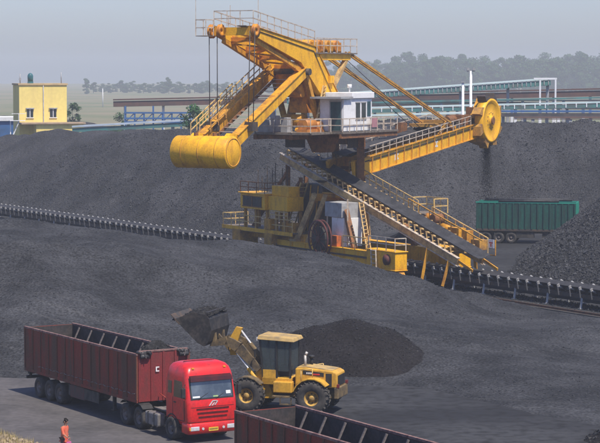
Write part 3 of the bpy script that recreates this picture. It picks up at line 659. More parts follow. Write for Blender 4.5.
for c in (15.5, 18.4):
    part('tripper_leg', YELD, lambda b: ([b.beam((c, s * 1.2, tz(c) - 0.35), (c - 0.3, s * 2.4 if c < 14 else s * 1.6, 1.1 if c < 14 else 0.25), 0.22, 0.22) for s in (-1, 1)]), xf=PT)
tail = part('tail_frame', YELD, lambda b: ([b.beam((19.4, s * 1.15, tz(19.4)), (21.4, s * 1.15, 1.65), 0.1, 0.2) for s in (-1, 1)], b.beam((19.6, 2.25, tz(18.6)), (19.6, 2.25, tz(18.6) + 1.2), 0.07), b.beam((19.6, 2.25, tz(18.6)), (17.4, 2.25, tz(18.6)), 0.07)), xf=PT)
SIGNR = mat('sign_red', (0.5, 0.04, 0.04), 0.5, col2=(0.4, 0.04, 0.04), scale=4)
sg = part('warning_sign', WHITE, lambda b: b.box((18.75, 2.16, tz(18.6) + 0.55), (19.5, 2.2, tz(18.6) + 1.2)), xf=PT)
part('sign_mark', SIGNR, lambda b: (b.box((18.9, 2.15, tz(18.6) + 0.9), (19.35, 2.157, tz(18.6) + 1.0)), b.box((19.05, 2.15, tz(18.6) + 0.65), (19.2, 2.157, tz(18.6) + 0.88))), sg, PT)
# --- turret: columns on the far side of the tripper, a chute hanging over it
for a0, b0 in ((1.3, 1.62), (2.9, -1.62), (4.2, 0.2)):
    part('turret_column', RUST, lambda b: b.beam((a0, b0, 6.5), (a0, b0, 11.2), 0.62, 0.6))
part('turret_column', RUST, lambda b: (b.beam((1.3, 1.62, 10.75), (2.9, -1.62, 10.75), 0.4, 0.7), b.beam((1.3, 1.62, 9.4), (4.2, 0.2, 9.4), 0.3, 0.5)))
part('hanging_chute', RUST, lambda b: (b.hexa([(-3.2, -0.5, 9.9), (-1.9, -0.5, 9.9), (-1.9, 0.8, 9.9), (-3.2, 0.8, 9.9), (-3.6, -0.9, 11.15), (-1.5, -0.9, 11.15), (-1.5, 1.2, 11.15), (-3.6, 1.2, 11.15)]),), bevel=0.02)
part('turret_panel', DSTEEL, lambda b: (b.box((-6.4, -1.2, 10.4), (-6.3, 0.6, 11.1)), b.box((-0.9, 1.55, 10.2), (0.9, 1.6, 11.15))))
part('loading_chute', DSTEEL, lambda b: (b.hexa([(-1.1, -1.0, 7.3), (0.9, -1.0, 7.3), (0.9, 1.0, 7.3), (-1.1, 1.0, 7.3), (-1.6, -1.2, 7.5), (1.3, -1.2, 7.5), (1.3, 1.2, 7.5), (-1.6, 1.2, 7.5)]),))
# --- upper deck
part('deck', GRAT, lambda b: (b.box((-10.6, -1.6, 11.55), (3.0, 2.3, 11.72)), b.box((-7.2, 2.3, 11.56), (2.6, 4.5, 11.72)), b.box((-10.6, 2.3, 11.56), (-7.2, 3.6, 11.72))))
part('deck_beam', RUST, lambda b: ([b.box((-10.5, s - 0.15, 11.15), (3.0, s + 0.15, 11.55)) for s in (-1.62, 1.62)], b.box((-7.2, 4.2, 11.2), (2.6, 4.4, 11.55)), [b.box((a, -1.6, 11.2), (a + 0.2, 4.3 if a > -7 else 2.3, 11.5)) for a in (-10.3, -7.0, -4.0, -1.2, 2.2)]))
part('handrail', RAILG, lambda b: (b.rail([(-10.6, 3.5, 11.72), (-7.3, 3.5, 11.72)]), b.rail([(-10.6, -1.55, 11.72), (-10.6, 3.5, 11.72)])))
part('handrail', RAILG, lambda b: (b.rail([(-7.1, 2.0, 11.72), (-7.1, 4.45, 11.72), (2.5, 4.45, 11.72), (2.5, 1.8, 11.72)], 1.05, 1.2)))
part('handrail', RAILG, lambda b: (b.rail([(-10.6, -1.55, 11.72), (2.9, -1.55, 11.72)])))
part('hoist_motor', mat('orange_motor_paint', (0.55, 0.22, 0.04), 0.55, col2=(0.3, 0.12, 0.04), scale=2), lambda b: (b.cyl((-8.9, 1.8, 12.3), (-7.3, 1.8, 12.3), 0.48, 16), b.box((-9.0, 1.3, 11.72), (-7.2, 2.3, 11.95)), b.cyl((-6.9, 1.2, 12.15), (-6.9, 2.4, 12.15), 0.42, 16), b.box((-7.3, 1.1, 11.72), (-6.5, 2.5, 11.9))))
part('winch_frame', YELD, lambda b: (b.beam((-7.0, 0.2, 11.72), (-6.2, 0.2, 13.0), 0.25), b.cyl((-6.6, -1.2, 12.6), (-6.6, 0.6, 12.6), 0.5, 14)))
part('switch_cabinet', GREYP, lambda b: (b.box((-10.0, -1.6, 11.72), (-9.0, -0.6, 13.4)), b.box((-8.6, -1.6, 11.72), (-7.9, -0.8, 13.0)), b.box((-9.9, 0.4, 11.72), (-9.3, 1.0, 12.9))), bevel=0.02)
# white electrical house on the deck
eh = part('electrical_house', WHITE, lambda b: (b.box((-6.3, 1.95, 11.75), (-1.5, 4.15, 14.35)),), bevel=0.03)
part('house_roof', GREYP, lambda b: b.box((-7.3, 1.6, 14.36), (-5.2, 4.4, 14.52)), eh)
part('house_roof', WHITE, lambda b: b.box((-5.15, 1.8, 14.36), (-1.35, 4.3, 14.85)), eh, bevel=0.04)
part('door', DKDOOR, lambda b: b.box((-6.36, 2.95, 11.8), (-6.29, 3.9, 14.1)), eh)
part('door_frame', GREYP, lambda b: (b.box((-6.37, 2.86, 11.78), (-6.29, 2.95, 14.2)), b.box((-6.37, 3.9, 11.78), (-6.29, 3.99, 14.2)), b.box((-6.37, 2.95, 14.1), (-6.29, 3.9, 14.2))), eh)
for a0 in (-4.3, -3.3):
    w = part('window', WIN, lambda b: b.box((a0, 4.13, 12.7), (a0 + 0.7, 4.18, 14.0)), eh)
    part('window_frame', GREYP, lambda b: (b.box((a0 - 0.08, 4.12, 12.62), (a0 + 0.78, 4.2, 12.7)), b.box((a0 - 0.08, 4.12, 14.0), (a0 + 0.78, 4.2, 14.08))), eh)
part('window', DKDOOR, lambda b: b.box((-2.35, 4.13, 12.9), (-1.75, 4.18, 14.1)), eh)
part('notice_board', mat('faded_pink', (0.42, 0.2, 0.22), 0.7, col2=(0.3, 0.16, 0.18), scale=4), lambda b: b.box((-2.2, 4.5, 12.0), (-1.3, 4.55, 12.75)))
part('flood_lamp', WHITE, lambda b: (b.cyl((-3.6, 3.2, 14.85), (-3.6, 3.2, 15.2), 0.06, 8), b.cyl((-3.6, 3.2, 15.2), (-3.6, 3.2, 15.5), 0.18, 12)), eh)
# --- mast
for s in (-1, 1):
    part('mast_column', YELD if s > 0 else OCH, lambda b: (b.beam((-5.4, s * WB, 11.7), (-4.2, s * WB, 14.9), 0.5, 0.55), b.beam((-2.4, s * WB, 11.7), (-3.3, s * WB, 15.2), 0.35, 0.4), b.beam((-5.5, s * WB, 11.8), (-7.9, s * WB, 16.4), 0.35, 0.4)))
    # kinked upper arm: tapered box girder from the rope sheaves over the kink down to the column
    def kink(b):
        top = [(-16.3, 19.95), (-6.75, 18.5), (-3.1, 14.85)]; bot = [(-16.3, 19.25), (-9.0, 17.25), (-5.6, 14.55)]
        for k in (0, 1):
            b.hexa([(bot[k][0], s * WB - 0.26, bot[k][1]), (bot[k + 1][0], s * WB - 0.26, bot[k + 1][1]), (bot[k + 1][0], s * WB + 0.26, bot[k + 1][1]), (bot[k][0], s * WB + 0.26, bot[k][1]),
                    (top[k][0], s * WB - 0.26, top[k][1]), (top[k + 1][0], s * WB - 0.26, top[k + 1][1]), (top[k + 1][0], s * WB + 0.26, top[k + 1][1]), (top[k][0], s * WB + 0.26, top[k][1])])
    arm = part('upper_arm', YEL, kink)
    def flange(b):
        b.beam((-16.3, s * WB, 19.98), (-6.72, s * WB, 18.53), 0.68, 0.05); b.beam((-6.72, s * WB, 18.53), (-3.05, s * WB, 14.88), 0.68, 0.05)
    part('flange', YELD, flange, arm)
    part('bracket', YEL, lambda b: (b.box((-4.6, s * WB + s * 0.27, 15.6), (-4.0, s * WB + s * 0.5, 16.2)),), arm)
    part('lower_chord', YELD, lambda b: (b.beam((-15.6, s * (WB - 0.1), 18.9), (-9.4, s * (WB - 0.1), 16.9), 0.3, 0.35), b.beam((-9.4, s * (WB - 0.1), 16.9), (-5.2, s * (WB - 0.1), 15.2), 0.35, 0.45)))
# cross bracing, sheaves and pivot shaft
part('tip_crossbeam', YEL, lambda b: (b.beam((-16.0, -1.9, 19.6), (-16.0, 1.8, 19.6), 0.55, 0.6),))
SHV_ = mat('orange_sheave', (0.50, 0.20, 0.035), 0.6, col2=(0.22, 0.09, 0.03), scale=2)
for bb in (-1.95, -1.15, 1.95):
    part('sheave', SHV, lambda b: b.lathe(UP((-16.4, bb, 19.6)), UP((0, 1, 0)), [(-0.1, 0.1), (-0.1, 0.55), (-0.04, 0.48), (0.04, 0.48), (0.1, 0.55), (0.1, 0.1), (-0.1, 0.1)], 20))
part('bracing', SHV, lambda b: ([b.beam((a0, -WB, z0), (a1, WB, z1), 0.22, 0.22) for a0, z0, a1, z1 in ((-14.6, 19.2, -12.6, 18.5), (-10.6, 18.0, -12.6, 18.5), (-10.6, 18.0, -8.4, 17.0), (-6.3, 15.8, -8.4, 17.0))], [b.beam((a, -WB, z), (a, WB, z), 0.3, 0.3) for a, z in ((-14.6, 19.0), (-12.4, 18.3), (-10.2, 17.6), (-8.0, 16.9), (-5.2, 15.1), (-4.3, 14.6))]))
part('pivot_shaft', DSTEEL, lambda b: b.cyl((-8.0, -2.0, 16.5), (-8.0, 2.0, 16.5), 0.28, 14))
part('machinery_block', SHV, lambda b: (b.box((-8.2, -1.0, 14.9), (-5.6, 1.0, 16.4)), b.box((-6.6, -0.7, 13.2), (-4.4, 0.9, 14.9)), b.cyl((-7.6, -1.1, 15.0), (-7.6, 1.1, 15.0), 0.55, 14)))
# top walkway and winch group
part('top_walkway', GRAT, lambda b: (b.hexa([(-16.6, 0.45, 19.98), (-6.8, 0.45, 18.72), (-6.8, 1.2, 18.72), (-16.6, 1.2, 19.98), (-16.6, 0.45, 20.04), (-6.8, 0.45, 18.78), (-6.8, 1.2, 18.78), (-16.6, 1.2, 20.04)]), b.box((-6.8, -1.9, 17.95), (0.2, 1.9, 18.05)), b.box((-18.0, -2.4, 19.2), (-16.9, -1.5, 19.26))))
part('handrail', RAILG, lambda b: (b.rail([(-16.4, 1.75, 20.0), (-6.8, 1.75, 18.6)], 1.15, 1.1, 0.05), b.rail([(-16.4, -1.75, 20.0), (-6.8, -1.75, 18.6)], 1.15, 1.1, 0.05), b.rail([(-16.4, -1.75, 20.0), (-16.4, 1.75, 20.0)], 1.15, 1.1, 0.05)))
part('handrail', RAILG, lambda b: b.rail([(-6.6, 1.85, 18.05), (0.2, 1.85, 18.05), (0.2, -1.85, 18.05), (-6.6, -1.85, 18.05)], 1.15, 1.1, 0.055))
part('handrail', RAILG, lambda b: (b.rail([(-16.9, -2.4, 19.26), (-18.0, -2.4, 19.26), (-18.0, -1.5, 19.26), (-16.9, -1.5, 19.26)], 1.2, 1.0, 0.055), b.beam((-18.0, -2.4, 19.2), (-18.0, -2.4, 22.8), 0.04)))
part('lightning_rod', RAILG, lambda b: (b.beam((-15.4, 1.6, 20.0), (-15.4, 1.6, 23.4), 0.05), b.beam((-15.9, -0.6, 20.0), (-15.9, -0.6, 21.6), 0.05)))
part('tip_lattice', YELD, lambda b: [b.beam((-15.6 + i * 1.05, -1.3 if i % 2 else 1.3, 19.0 - i * 0.335), (-14.55 + i * 1.05, 1.3 if i % 2 else -1.3, 18.7 - i * 0.335), 0.14, 0.14) for i in range(6)])
part('mast_ladder', RAILP, lambda b: ladder(b, (-6.9, 1.9, 11.75), (-5.4, 1.9, 15.4), (0.45, 0, 0), 12))
part('cable_run', BLK, lambda b: b.path([(-3.2, 1.83, 11.8), (-3.6, 1.83, 14.2), (-7.0, 1.80, 18.15), (-15.8, 1.80, 19.62)], 0.03))
for k, a in enumerate((-6.0, -4.6, -3.2, -1.8)):
    part('winch_drum', SHV if k % 2 else YELD, lambda b: (b.cyl((a, -1.1, 18.6), (a, 1.1, 18.6), 0.48, 16), b.box((a - 0.3, 1.1, 18.05), (a + 0.3, 1.3, 18.9)), b.box((a - 0.3, -1.3, 18.05), (a + 0.3, -1.1, 18.9))))
part('head_beam', YEL, lambda b: ([b.box((-6.7, s * WB - 0.2, 17.45), (-0.6, s * WB + 0.2, 17.95)) for s in (-1, 1)], b.box((-1.2, -1.3, 17.45), (-0.7, 1.3, 17.9))))
for s in (-1, 1):
    part('head_strut', TAN, lambda b: b.beam((-1.1, s * WB, 17.5), (-3.4, s * WB, 15.2), 0.35, 0.35))
# counterweight arms and drum
for s in (-1, 1):
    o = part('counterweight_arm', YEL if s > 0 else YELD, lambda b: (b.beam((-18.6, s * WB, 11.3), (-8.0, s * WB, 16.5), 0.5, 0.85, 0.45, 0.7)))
    part('arm_flange', YELD, lambda b: b.beam((-18.75, s * WB, 11.75), (-8.2, s * WB, 16.88), 0.7, 0.05), o)
sw = part('arm_stair', RAILG, lambda b: [b.box((-17.2 + i * 0.62, -0.75, 11.9 + i * 0.305), (-16.75 + i * 0.62, 0.85, 11.95 + i * 0.305)) for i in range(14)])
part('stair_stringer', RUST, lambda b: [b.beam((-17.4, y, 11.7), (-8.6, y, 16.0), 0.08, 0.25) for y in (-0.8, 0.9)], sw)
part('handrail', RAILP, lambda b: (b.rail([(-18.2, -1.95, 11.8), (-9.2, -1.95, 16.2)], 1.1, 1.0, 0.05), b.rail([(-18.6, -2.5, 11.5), (-12.5, -2.5, 14.5)], 1.1, 1.0, 0.05)))
part('handrail', OCH, lambda b: b.rail([(-18.2, -0.95, 11.9), (-9.2, -0.95, 16.2)], 0.9, 1.2, 0.06))
part('arm_walkway', RUST, lambda b: b.beam((-18.3, -2.2, 11.6), (-9.2, -2.2, 16.0), 0.6, 0.08))
cwt = part('counterweight_drum', YEL, lambda b: (b.lathe(UP((-20.5, 0, 10.5)), UP((0, 1, 0)), [(-2.45, 0.0), (-2.45, 1.15), (-2.38, 1.22), (2.38, 1.22), (2.45, 1.15), (2.45, 0.0)], 40),))
part('end_ring', YELD, lambda b: b.lathe(UP((-20.5, 0, 10.5)), UP((0, 1, 0)), [(2.44, 1.0), (2.47, 1.0), (2.47, 1.08), (2.44, 1.08)], 40), cwt)
for y in (-1.5, 0.0, 1.5):
    part('weld_band', YELD, lambda b: b.lathe(UP((-20.5, y, 10.5)), UP((0, 1, 0)), [(-0.03, 1.21), (-0.03, 1.235), (0.03, 1.235), (0.03, 1.21)], 40), cwt)
part('lifting_lug', RUST, lambda b: b.box((-20.7, -0.9, 11.7), (-20.3, -0.75, 11.95)), cwt)
part('lifting_lug', RUST, lambda b: b.box((-20.7, 0.75, 11.7), (-20.3, 0.9, 11.95)), cwt)
part('drum_bracket', YEL, lambda b: [b.prism([(-20.2, 11.5), (-18.9, 11.0), (-18.3, 11.2), (-18.5, 11.8), (-19.6, 11.9)], lambda p, k: (p[0], s * WB + (-0.2, 0.2)[k], p[1])) for s in (-1, 1)], cwt)
for bb, a in ((-1.85, -16.95), (-1.35, -16.6), (1.75, -16.9), (2.1, -16.75)):
    zt = 12.3 + (a + 16.9) * 0.5
    part('hoist_rope', CABLE, lambda b: b.cyl((a, bb, 19.6), (a - 0.1, bb * 0.95, zt), 0.035, 6))
part('rope_block', DSTEEL, lambda b: (b.box((-17.4, -2.0, 12.0), (-16.5, -1.2, 12.7)), b.box((-17.3, 1.5, 12.0), (-16.5, 2.2, 12.7))))
# --- boom
BR, BT = (2.0, 8.55), (25.6, 11.1)
def bz(a): return BR[1] + (BT[1] - BR[1]) * (a - BR[0]) / (BT[0] - BR[0])
def girder(b, s):
    b.hexa([(0.9, s * 1.2 - 0.12, bz(0.9) - 0.75), (25.6, s * 1.2 - 0.12, bz(25.6) - 0.62), (25.6, s * 1.2 + 0.12, bz(25.6) - 0.62), (0.9, s * 1.2 + 0.12, bz(0.9) - 0.75),
            (0.6, s * 1.2 - 0.12, bz(0.6) + 0.62), (25.6, s * 1.2 - 0.12, bz(25.6) + 0.62), (25.6, s * 1.2 + 0.12, bz(25.6) + 0.62), (0.6, s * 1.2 + 0.12, bz(0.6) + 0.62)])
for s in (1, -1):
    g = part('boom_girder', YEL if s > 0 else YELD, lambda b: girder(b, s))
    part('flange', YELD, lambda b: (b.beam((1.0, s * 1.2, bz(1) + 0.65), (25.7, s * 1.2, bz(25.7) + 0.65), 0.5, 0.06), b.beam((1.7, s * 1.2, bz(1.7) - 0.78), (25.7, s * 1.2, bz(25.7) - 0.64), 0.5, 0.06)), g)
    stf = part('stiffener', YELD, lambda b: b.box((-0.04, s * 1.2 + (0.12 if s > 0 else -0.24), -0.64), (0.04, s * 1.2 + (0.24 if s > 0 else -0.12), 0.6)), g)
    stf.location = UP((2.4, 0, bz(2.4)))
    for a in np.arange(3.9, 25.5, 1.5): inst(stf, g, loc=UP((a, 0, bz(a))))
    if s > 0:
        part('painted_mark', WHITE, lambda b: [b.box((a, 1.325, bz(a) + z0), (a + w, 1.335, bz(a) + z0 + h)) for a0 in (8.2, 16.0) for a, z0, w, h in ((a0, -0.35, 0.12, 0.75), (a0 + 0.2, -0.3, 0.5, 0.14), (a0 + 0.2, 0.1, 0.5, 0.14), (a0 + 0.4, -0.35, 0.12, 0.75))], g)
part('boom_crossbeam', RUST, lambda b: [b.beam((a, -1.1, bz(a) - 0.3), (a, 1.1, bz(a) - 0.3), 0.2, 0.3) for a in np.arange(3, 25.5, 2.8)])
def boom_belt(b):
    pr0 = trough(0); pr1 = pr0 + [(e, z - 0.05) for e, z in reversed(pr0)]
    b.prism(pr1, lambda p, j: ((1.2, 24.8)[j], p[0] * 0.95, p[1] + (bz(1.2), bz(24.8))[j] + 1.05))
bb_ = part('boom_belt', BELT, boom_belt)
def idset2(b):
    for s in (-1, 1): b.beam((0, s * 1.08, 0.66), (0, s * 1.16, 1.32), 0.1, 0.1); b.cyl((0, s * 0.36, 0.92), (0, s * 1.02, 1.16), 0.08, 8)
    b.cyl((0, -0.33, 0.92), (0, 0.33, 0.92), 0.08, 8)
bi = part('idler', DSTEEL, idset2, bb_); aa = list(np.arange(2.0, 24.6, 1.15)); bi.location = UP((aa[0], 0, bz(aa[0])))
for a in aa[1:]: inst(bi, bb_, loc=UP((a, 0, bz(a))))
part('boom_walkway', GRAT, lambda b: b.beam((1.5, -1.95, bz(1.5) + 0.55), (24.5, -1.95, bz(24.5) + 0.55), 0.9, 0.06))
part('handrail', RAILG, lambda b: b.rail([(1.5, -2.35, bz(1.5) + 0.6), (24.5, -2.35, bz(24.5) + 0.6)], 1.2, 1.4, 0.05))
part('handrail', RAILG, lambda b: b.rail([(2.0, 1.42, bz(2.0) + 0.7), (23.5, 1.42, bz(23.5) + 0.7)], 0.85, 1.3, 0.045))
part('mesh_guard', RAILG, lambda b: ([b.beam((a, -2.5, 9.8), (a, -2.5, 11.5), 0.04) for a in np.arange(1.2, 9.0, 0.45)], [b.beam((1.0, -2.5, z), (9.0, -2.5, z), 0.04) for z in (9.8, 10.2, 10.6, 11.0, 11.45)]))
part('boom_cables', BLK, lambda b: b.path([(1.5, 1.36, bz(1.5) + 0.35), (12, 1.36, bz(12) + 0.30), (24.5, 1.36, bz(24.5) + 0.35)], 0.05))
part('stay_frame', OCH, lambda b: ([b.beam((a, s * 1.2, bz(a) + 0.65), (18.8, s * 1.2, 12.0), 0.22, 0.25) for a in (17.2, 20.4) for s in (-1, 1)], b.beam((18.8, -1.35, 12.0), (18.8, 1.35, 12.0), 0.3, 0.3), b.box((16.0, -1.2, bz(16) + 1.5), (18.2, 0.9, bz(16) + 1.8))))
part('boom_equipment', RUST, lambda b: (b.box((14.6, -1.9, bz(15) + 0.7), (15.8, -1.3, bz(15) + 2.0)), b.beam((6.8, -1.6, bz(7) + 0.6), (5.6, -1.6, bz(6) + 2.6), 0.25), b.beam((6.8, -1.6, bz(7) + 0.6), (8.0, -1.6, bz(7) + 1.6), 0.2), b.box((5.0, -1.9, bz(5) + 1.9), (5.8, -1.3, bz(5) + 2.9))))
for s in (-1, 1):
    for d in (-0.16, 0.16):
        part('stay_rod', OCH, lambda b: b.beam((-0.4, s * 1.25 + d, 18.1), (19.2 if s > 0 else 18.6, s * 1.25 + d, 11.9), 0.12, 0.16))
part('hoist_rope', CABLE, lambda b: [b.cyl((-0.8, y, 18.4), (15.5, y, 11.4), 0.03, 5) for y in (-0.5, 0.3)])
# --- bucket wheel at the boom tip
wc = (26.4, 2.0, 11.95)
bw = part('wheel_disc', YEL, lambda b: b.lathe(UP(wc), UP((0, 1, 0)), [(0.30, 0.0), (0.30, 0.35), (0.22, 0.42), (0.12, 0.5), (0.12, 1.7), (0.25, 1.85), (0.25, 2.05), (-0.6, 2.05), (-0.6, 1.8), (-0.2, 1.6), (-0.2, 0.4), (-0.5, 0.3), (-0.5, 0.0)], 40))
part('wheel_hub', RUST, lambda b: (b.cyl((26.4, 2.28, 11.95), (26.4, 2.42, 11.95), 0.34, 16), b.cyl((26.4, 0.6, 11.95), (26.4, 1.6, 11.95), 0.4, 16)), bw)
for i in range(8):
    t = i * math.pi / 4 + 0.35
    def bucket(b):
        cs_, sn = math.cos(t), math.sin(t)
        def q(r, w, y): return (26.4 + r * cs_ - w * sn, 2.0 + y, 11.95 + r * sn + w * cs_)
        b.hexa([q(2.02, -0.45, -0.75), q(2.02, 0.4, -0.75), q(2.02, 0.4, 0.2), q(2.02, -0.45, 0.2), q(2.35, -0.3, -0.7), q(2.62, 0.5, -0.7), q(2.62, 0.5, 0.15), q(2.35, -0.3, 0.15)])
    part('bucket', DSTEEL if i in (1, 2) else OCH, bucket, bw)
for i in range(12):
    t = i * math.pi / 6
    part('wheel_bolt', DSTEEL, lambda b: b.cyl((26.4 + 0.75 * math.cos(t), 2.1, 11.95 + 0.75 * math.sin(t)), (26.4 + 0.75 * math.cos(t), 2.16, 11.95 + 0.75 * math.sin(t)), 0.05, 6), bw)
part('wheel_drive', RUST, lambda b: (b.box((22.3, -0.6, bz(23) + 0.8), (24.6, 1.0, bz(23) + 1.7)), b.cyl((20.8, 0.2, bz(22) + 1.3), (22.4, 0.2, bz(22) + 1.4), 0.42, 14), b.box((25.0, 0.2, 10.7), (26.9, 1.3, 13.2))))
part('wheel_guard', YELD, lambda b: (b.prism([(25.2, 10.0), (27.2, 9.6), (27.5, 10.6), (26.4, 11.6), (25.2, 11.6)], lambda p, k: (p[0], (0.3, 1.2)[k], p[1])), b.prism([(24.6, 12.2), (26.4, 14.1), (27.6, 13.8), (26.6, 12.6)], lambda p, k: (p[0], (0.7, 1.2)[k], p[1]))))
# coal falling off the wheel
r = np.random.default_rng(31); n = 7000
z = 10.0 - 5.6 * r.random(n) ** 1.7; spread = 0.08 + 0.04 * (10 - z)
base = UP((26.9, 1.5, 0)) + Vector((C0[0], C0[1], 0))
Pf = np.stack([base.x + r.normal(0, 1, n) * spread * 1.6, base.y + r.normal(0, 1, n) * spread, z], -1)
tag(lumps('falling_coal', Pf, 0.014 + 0.032 * r.random(n) ** 2, LUMPD, None, 32), 'thin stream of coal falling from the bucket wheel', 'coal', kind='stuff')

# ------------------------------------------------------------------ wheels shared by the vehicles
def wheel_proto(name, r, w, rimr, seg=28, tread=0, tm=TYRE, rm_=RIM):
    """a wheel with its axis along Y, outer face towards -Y; thing part: tyre with rim as child"""
    b = MB()
    b.lathe(Vector((0, 0, 0)), (0, 1, 0), [(-w * 0.42, rimr), (-w * 0.5, rimr + 0.05), (-w * 0.5, r * 0.86), (-w * 0.42, r * 0.97), (-w * 0.2, r), (w * 0.2, r), (w * 0.42, r * 0.97), (w * 0.5, r * 0.86), (w * 0.5, rimr + 0.05), (w * 0.42, rimr)], seg)
    if tread:
        for i in range(tread):
            t = 2 * math.pi * i / tread
            for s in (-1, 1):
                tt = t + (math.pi / tread if s > 0 else 0)
                c = Vector((math.cos(tt), 0, math.sin(tt))); q = Vector((-math.sin(tt), 0, math.cos(tt)))
                p0 = c * (r - 0.02); p1 = p0 + Vector((0, s * w * 0.47, 0)) + q * 0.12 - c * 0.03
                b.beam(p0 + c * 0.02, p1 + c * 0.02, 0.10, 0.08)
    ty = b.build(name, tm)
    m = MB()
    m.lathe(Vector((0, 0, 0)), (0, 1, 0), [(-w * 0.43, rimr + 0.005), (-w * 0.36, rimr - 0.03), (-w * 0.18, rimr * 0.72), (-w * 0.14, rimr * 0.5), (-w * 0.36, rimr * 0.38), (-w * 0.42, rimr * 0.3), (-w * 0.42, 0.0)], 24)
    m.lathe(Vector((0, 0, 0)), (0, 1, 0), [(w * 0.43, rimr + 0.005), (w * 0.3, rimr - 0.03), (w * 0.25, 0.0)], 24)
    ri = m.build('rim', rm_, ty)
    nb = MB()
    for i in range(8):
        t = i * math.pi / 4; nb.cyl((rimr * 0.62 * math.cos(t), -w * 0.27, rimr * 0.62 * math.sin(t)), (rimr * 0.62 * math.cos(t), -w * 0.17, rimr * 0.62 * math.sin(t)), 0.028, 6)
    nb.build('hub_bolts', DSTEEL, ty)['kind'] = 'stuff'
    return ty
def wheel_at(proto, parent, x, y, z, flip, first):
    o = proto if first else copy_tree(proto)
    o.parent = parent; o.location = (x, y, z); o.rotation_euler = (0, random.random() * 6, math.pi if flip else 0)
    return o

def loft(b, secs, k=4, cap=True):
    """secs: (z, xr, xf, hw, rad[, crown]) rounded-rectangle rings, x = rear..front"""
    rings = []
    for z, xr, xf, hw, rad in secs:
        ring = []
        for cx, cy, a0 in ((xf - rad, hw - rad, 0), (xr + rad, hw - rad, 90), (xr + rad, -hw + rad, 180), (xf - rad, -hw + rad, 270)):
            for i in range(k + 1):
                t = R(a0 + 90 * i / k); ring.append((cx + rad * math.cos(t), cy + rad * math.sin(t), z))
        rings.append(ring)
    n = len(rings[0]); o = len(b.v)
    for rg in rings: b.v += [tuple(b.xf(p)) for p in rg]
    for i in range(len(rings) - 1):
        for j in range(n):
            jj = (j + 1) % n; b.f.append((o + i * n + j, o + i * n + jj, o + (i + 1) * n + jj, o + (i + 1) * n + j)); b.sm.append(True)
    if cap:
        b.f.append(tuple(o + j for j in reversed(range(n)))); b.sm.append(False)
        b.f.append(tuple(o + (len(rings) - 1) * n + j for j in range(n))); b.sm.append(False)

TW = 1.375                                                  # half width of a trailer
def trailer(root, L, z0, z1, paint, front_paint, ribs=True):
    """open-topped box trailer; x = 0 at its rear, floor z0, top z1"""
    def P(name, m, fn, parent=root, bevel=0.0):
        b = MB(); fn(b); return b.build(name, m, parent, bevel)
    walls = []
    for s in (-1, 1):
        w = P('side_wall', paint, lambda b: b.box((0.0, min(s * TW, s * (TW - 0.06)), z0), (L, max(s * TW, s * (TW - 0.06)), z1 - 0.1)))
        P('top_rail', RAILTOP, lambda b: b.box((-0.02, min(s * (TW + 0.025), s * (TW - 0.09)), z1 - 0.1), (L + 0.02, max(s * (TW + 0.025), s * (TW - 0.09)), z1)), w, 0.012)
        P('bottom_rail', paint, lambda b: b.box((-0.02, min(s * (TW + 0.02), s * (TW - 0.05)), z0 - 0.14), (L + 0.02, max(s * (TW + 0.02), s * (TW - 0.05)), z0 + 0.02)), w, 0.01)
        rb = P('stake', paint, lambda b: b.box((-0.05, min(s * TW, s * (TW + 0.035)), z0 + 0.02), (0.05, max(s * TW, s * (TW + 0.035)), z1 - 0.1)), w)
        n = int(L / 0.92); rb.location = (0.06, 0, 0)
        for i in range(1, n + 1): inst(rb, w, loc=(0.06 + (L - 0.12) * i / n, 0, 0))
        lin = P('inner_lining', INNER, lambda b: b.box((0.07, min(s * (TW - 0.065), s * (TW - 0.085)), z0 + 0.02), (L - 0.07, max(s * (TW - 0.065), s * (TW - 0.085)), z1 - 0.12)), w)
        walls.append(w)
    P('floor', INNER, lambda b: b.box((0.06, -TW + 0.065, z0 - 0.06), (L - 0.06, TW - 0.065, z0 + 0.015)))
    P('tailgate', paint, lambda b: (b.box((0.0, -TW + 0.065, z0), (0.06, TW - 0.065, z1 - 0.06)), b.box((-0.05, -TW + 0.1, z1 - 0.5), (0.0, TW - 0.1, z1 - 0.4)), b.box((-0.05, -TW + 0.1, z0 + 0.3), (0.0, TW - 0.1, z0 + 0.4))))
    P('tailgate_lining', INNER, lambda b: b.box((0.062, -TW + 0.09, z0 + 0.02), (0.08, TW - 0.09, z1 - 0.08)))
    fw = P('front_wall', front_paint, lambda b: b.box((L - 0.06, -TW + 0.065, z0 - 0.1), (L, TW - 0.065, z1 + 0.05)))
    P('front_lining', INNER, lambda b: b.box((L - 0.09, -TW + 0.09, z0 + 0.02), (L - 0.065, TW - 0.09, z1)), fw)
    P('front_rail', RAILTOP, lambda b: b.box((L - 0.09, -TW + 0.1, z1 + 0.05), (L + 0.03, TW - 0.1, z1 + 0.13)), fw, 0.01)
    fs = P('front_stake', front_paint, lambda b: b.box((L + 0.002, -0.05, z0 - 0.1), (L + 0.05, 0.05, z1 + 0.04)), fw)
    fs.location = (0, -1.25, 0)
    for y in (-0.62, 0, 0.62, 1.25): inst(fs, fw, loc=(0, y, 0))
    # leaning braces along both walls inside
    for s in (-1, 1):
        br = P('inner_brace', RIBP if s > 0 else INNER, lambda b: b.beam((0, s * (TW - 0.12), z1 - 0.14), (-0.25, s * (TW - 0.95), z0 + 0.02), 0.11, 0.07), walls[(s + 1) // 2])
        n = int(L / 1.45); br.location = (1.0, 0, 0)
        for i in range(1, n): inst(br, walls[(s + 1) // 2], loc=(1.0 + i * 1.45, 0, 0))
    return walls, fw

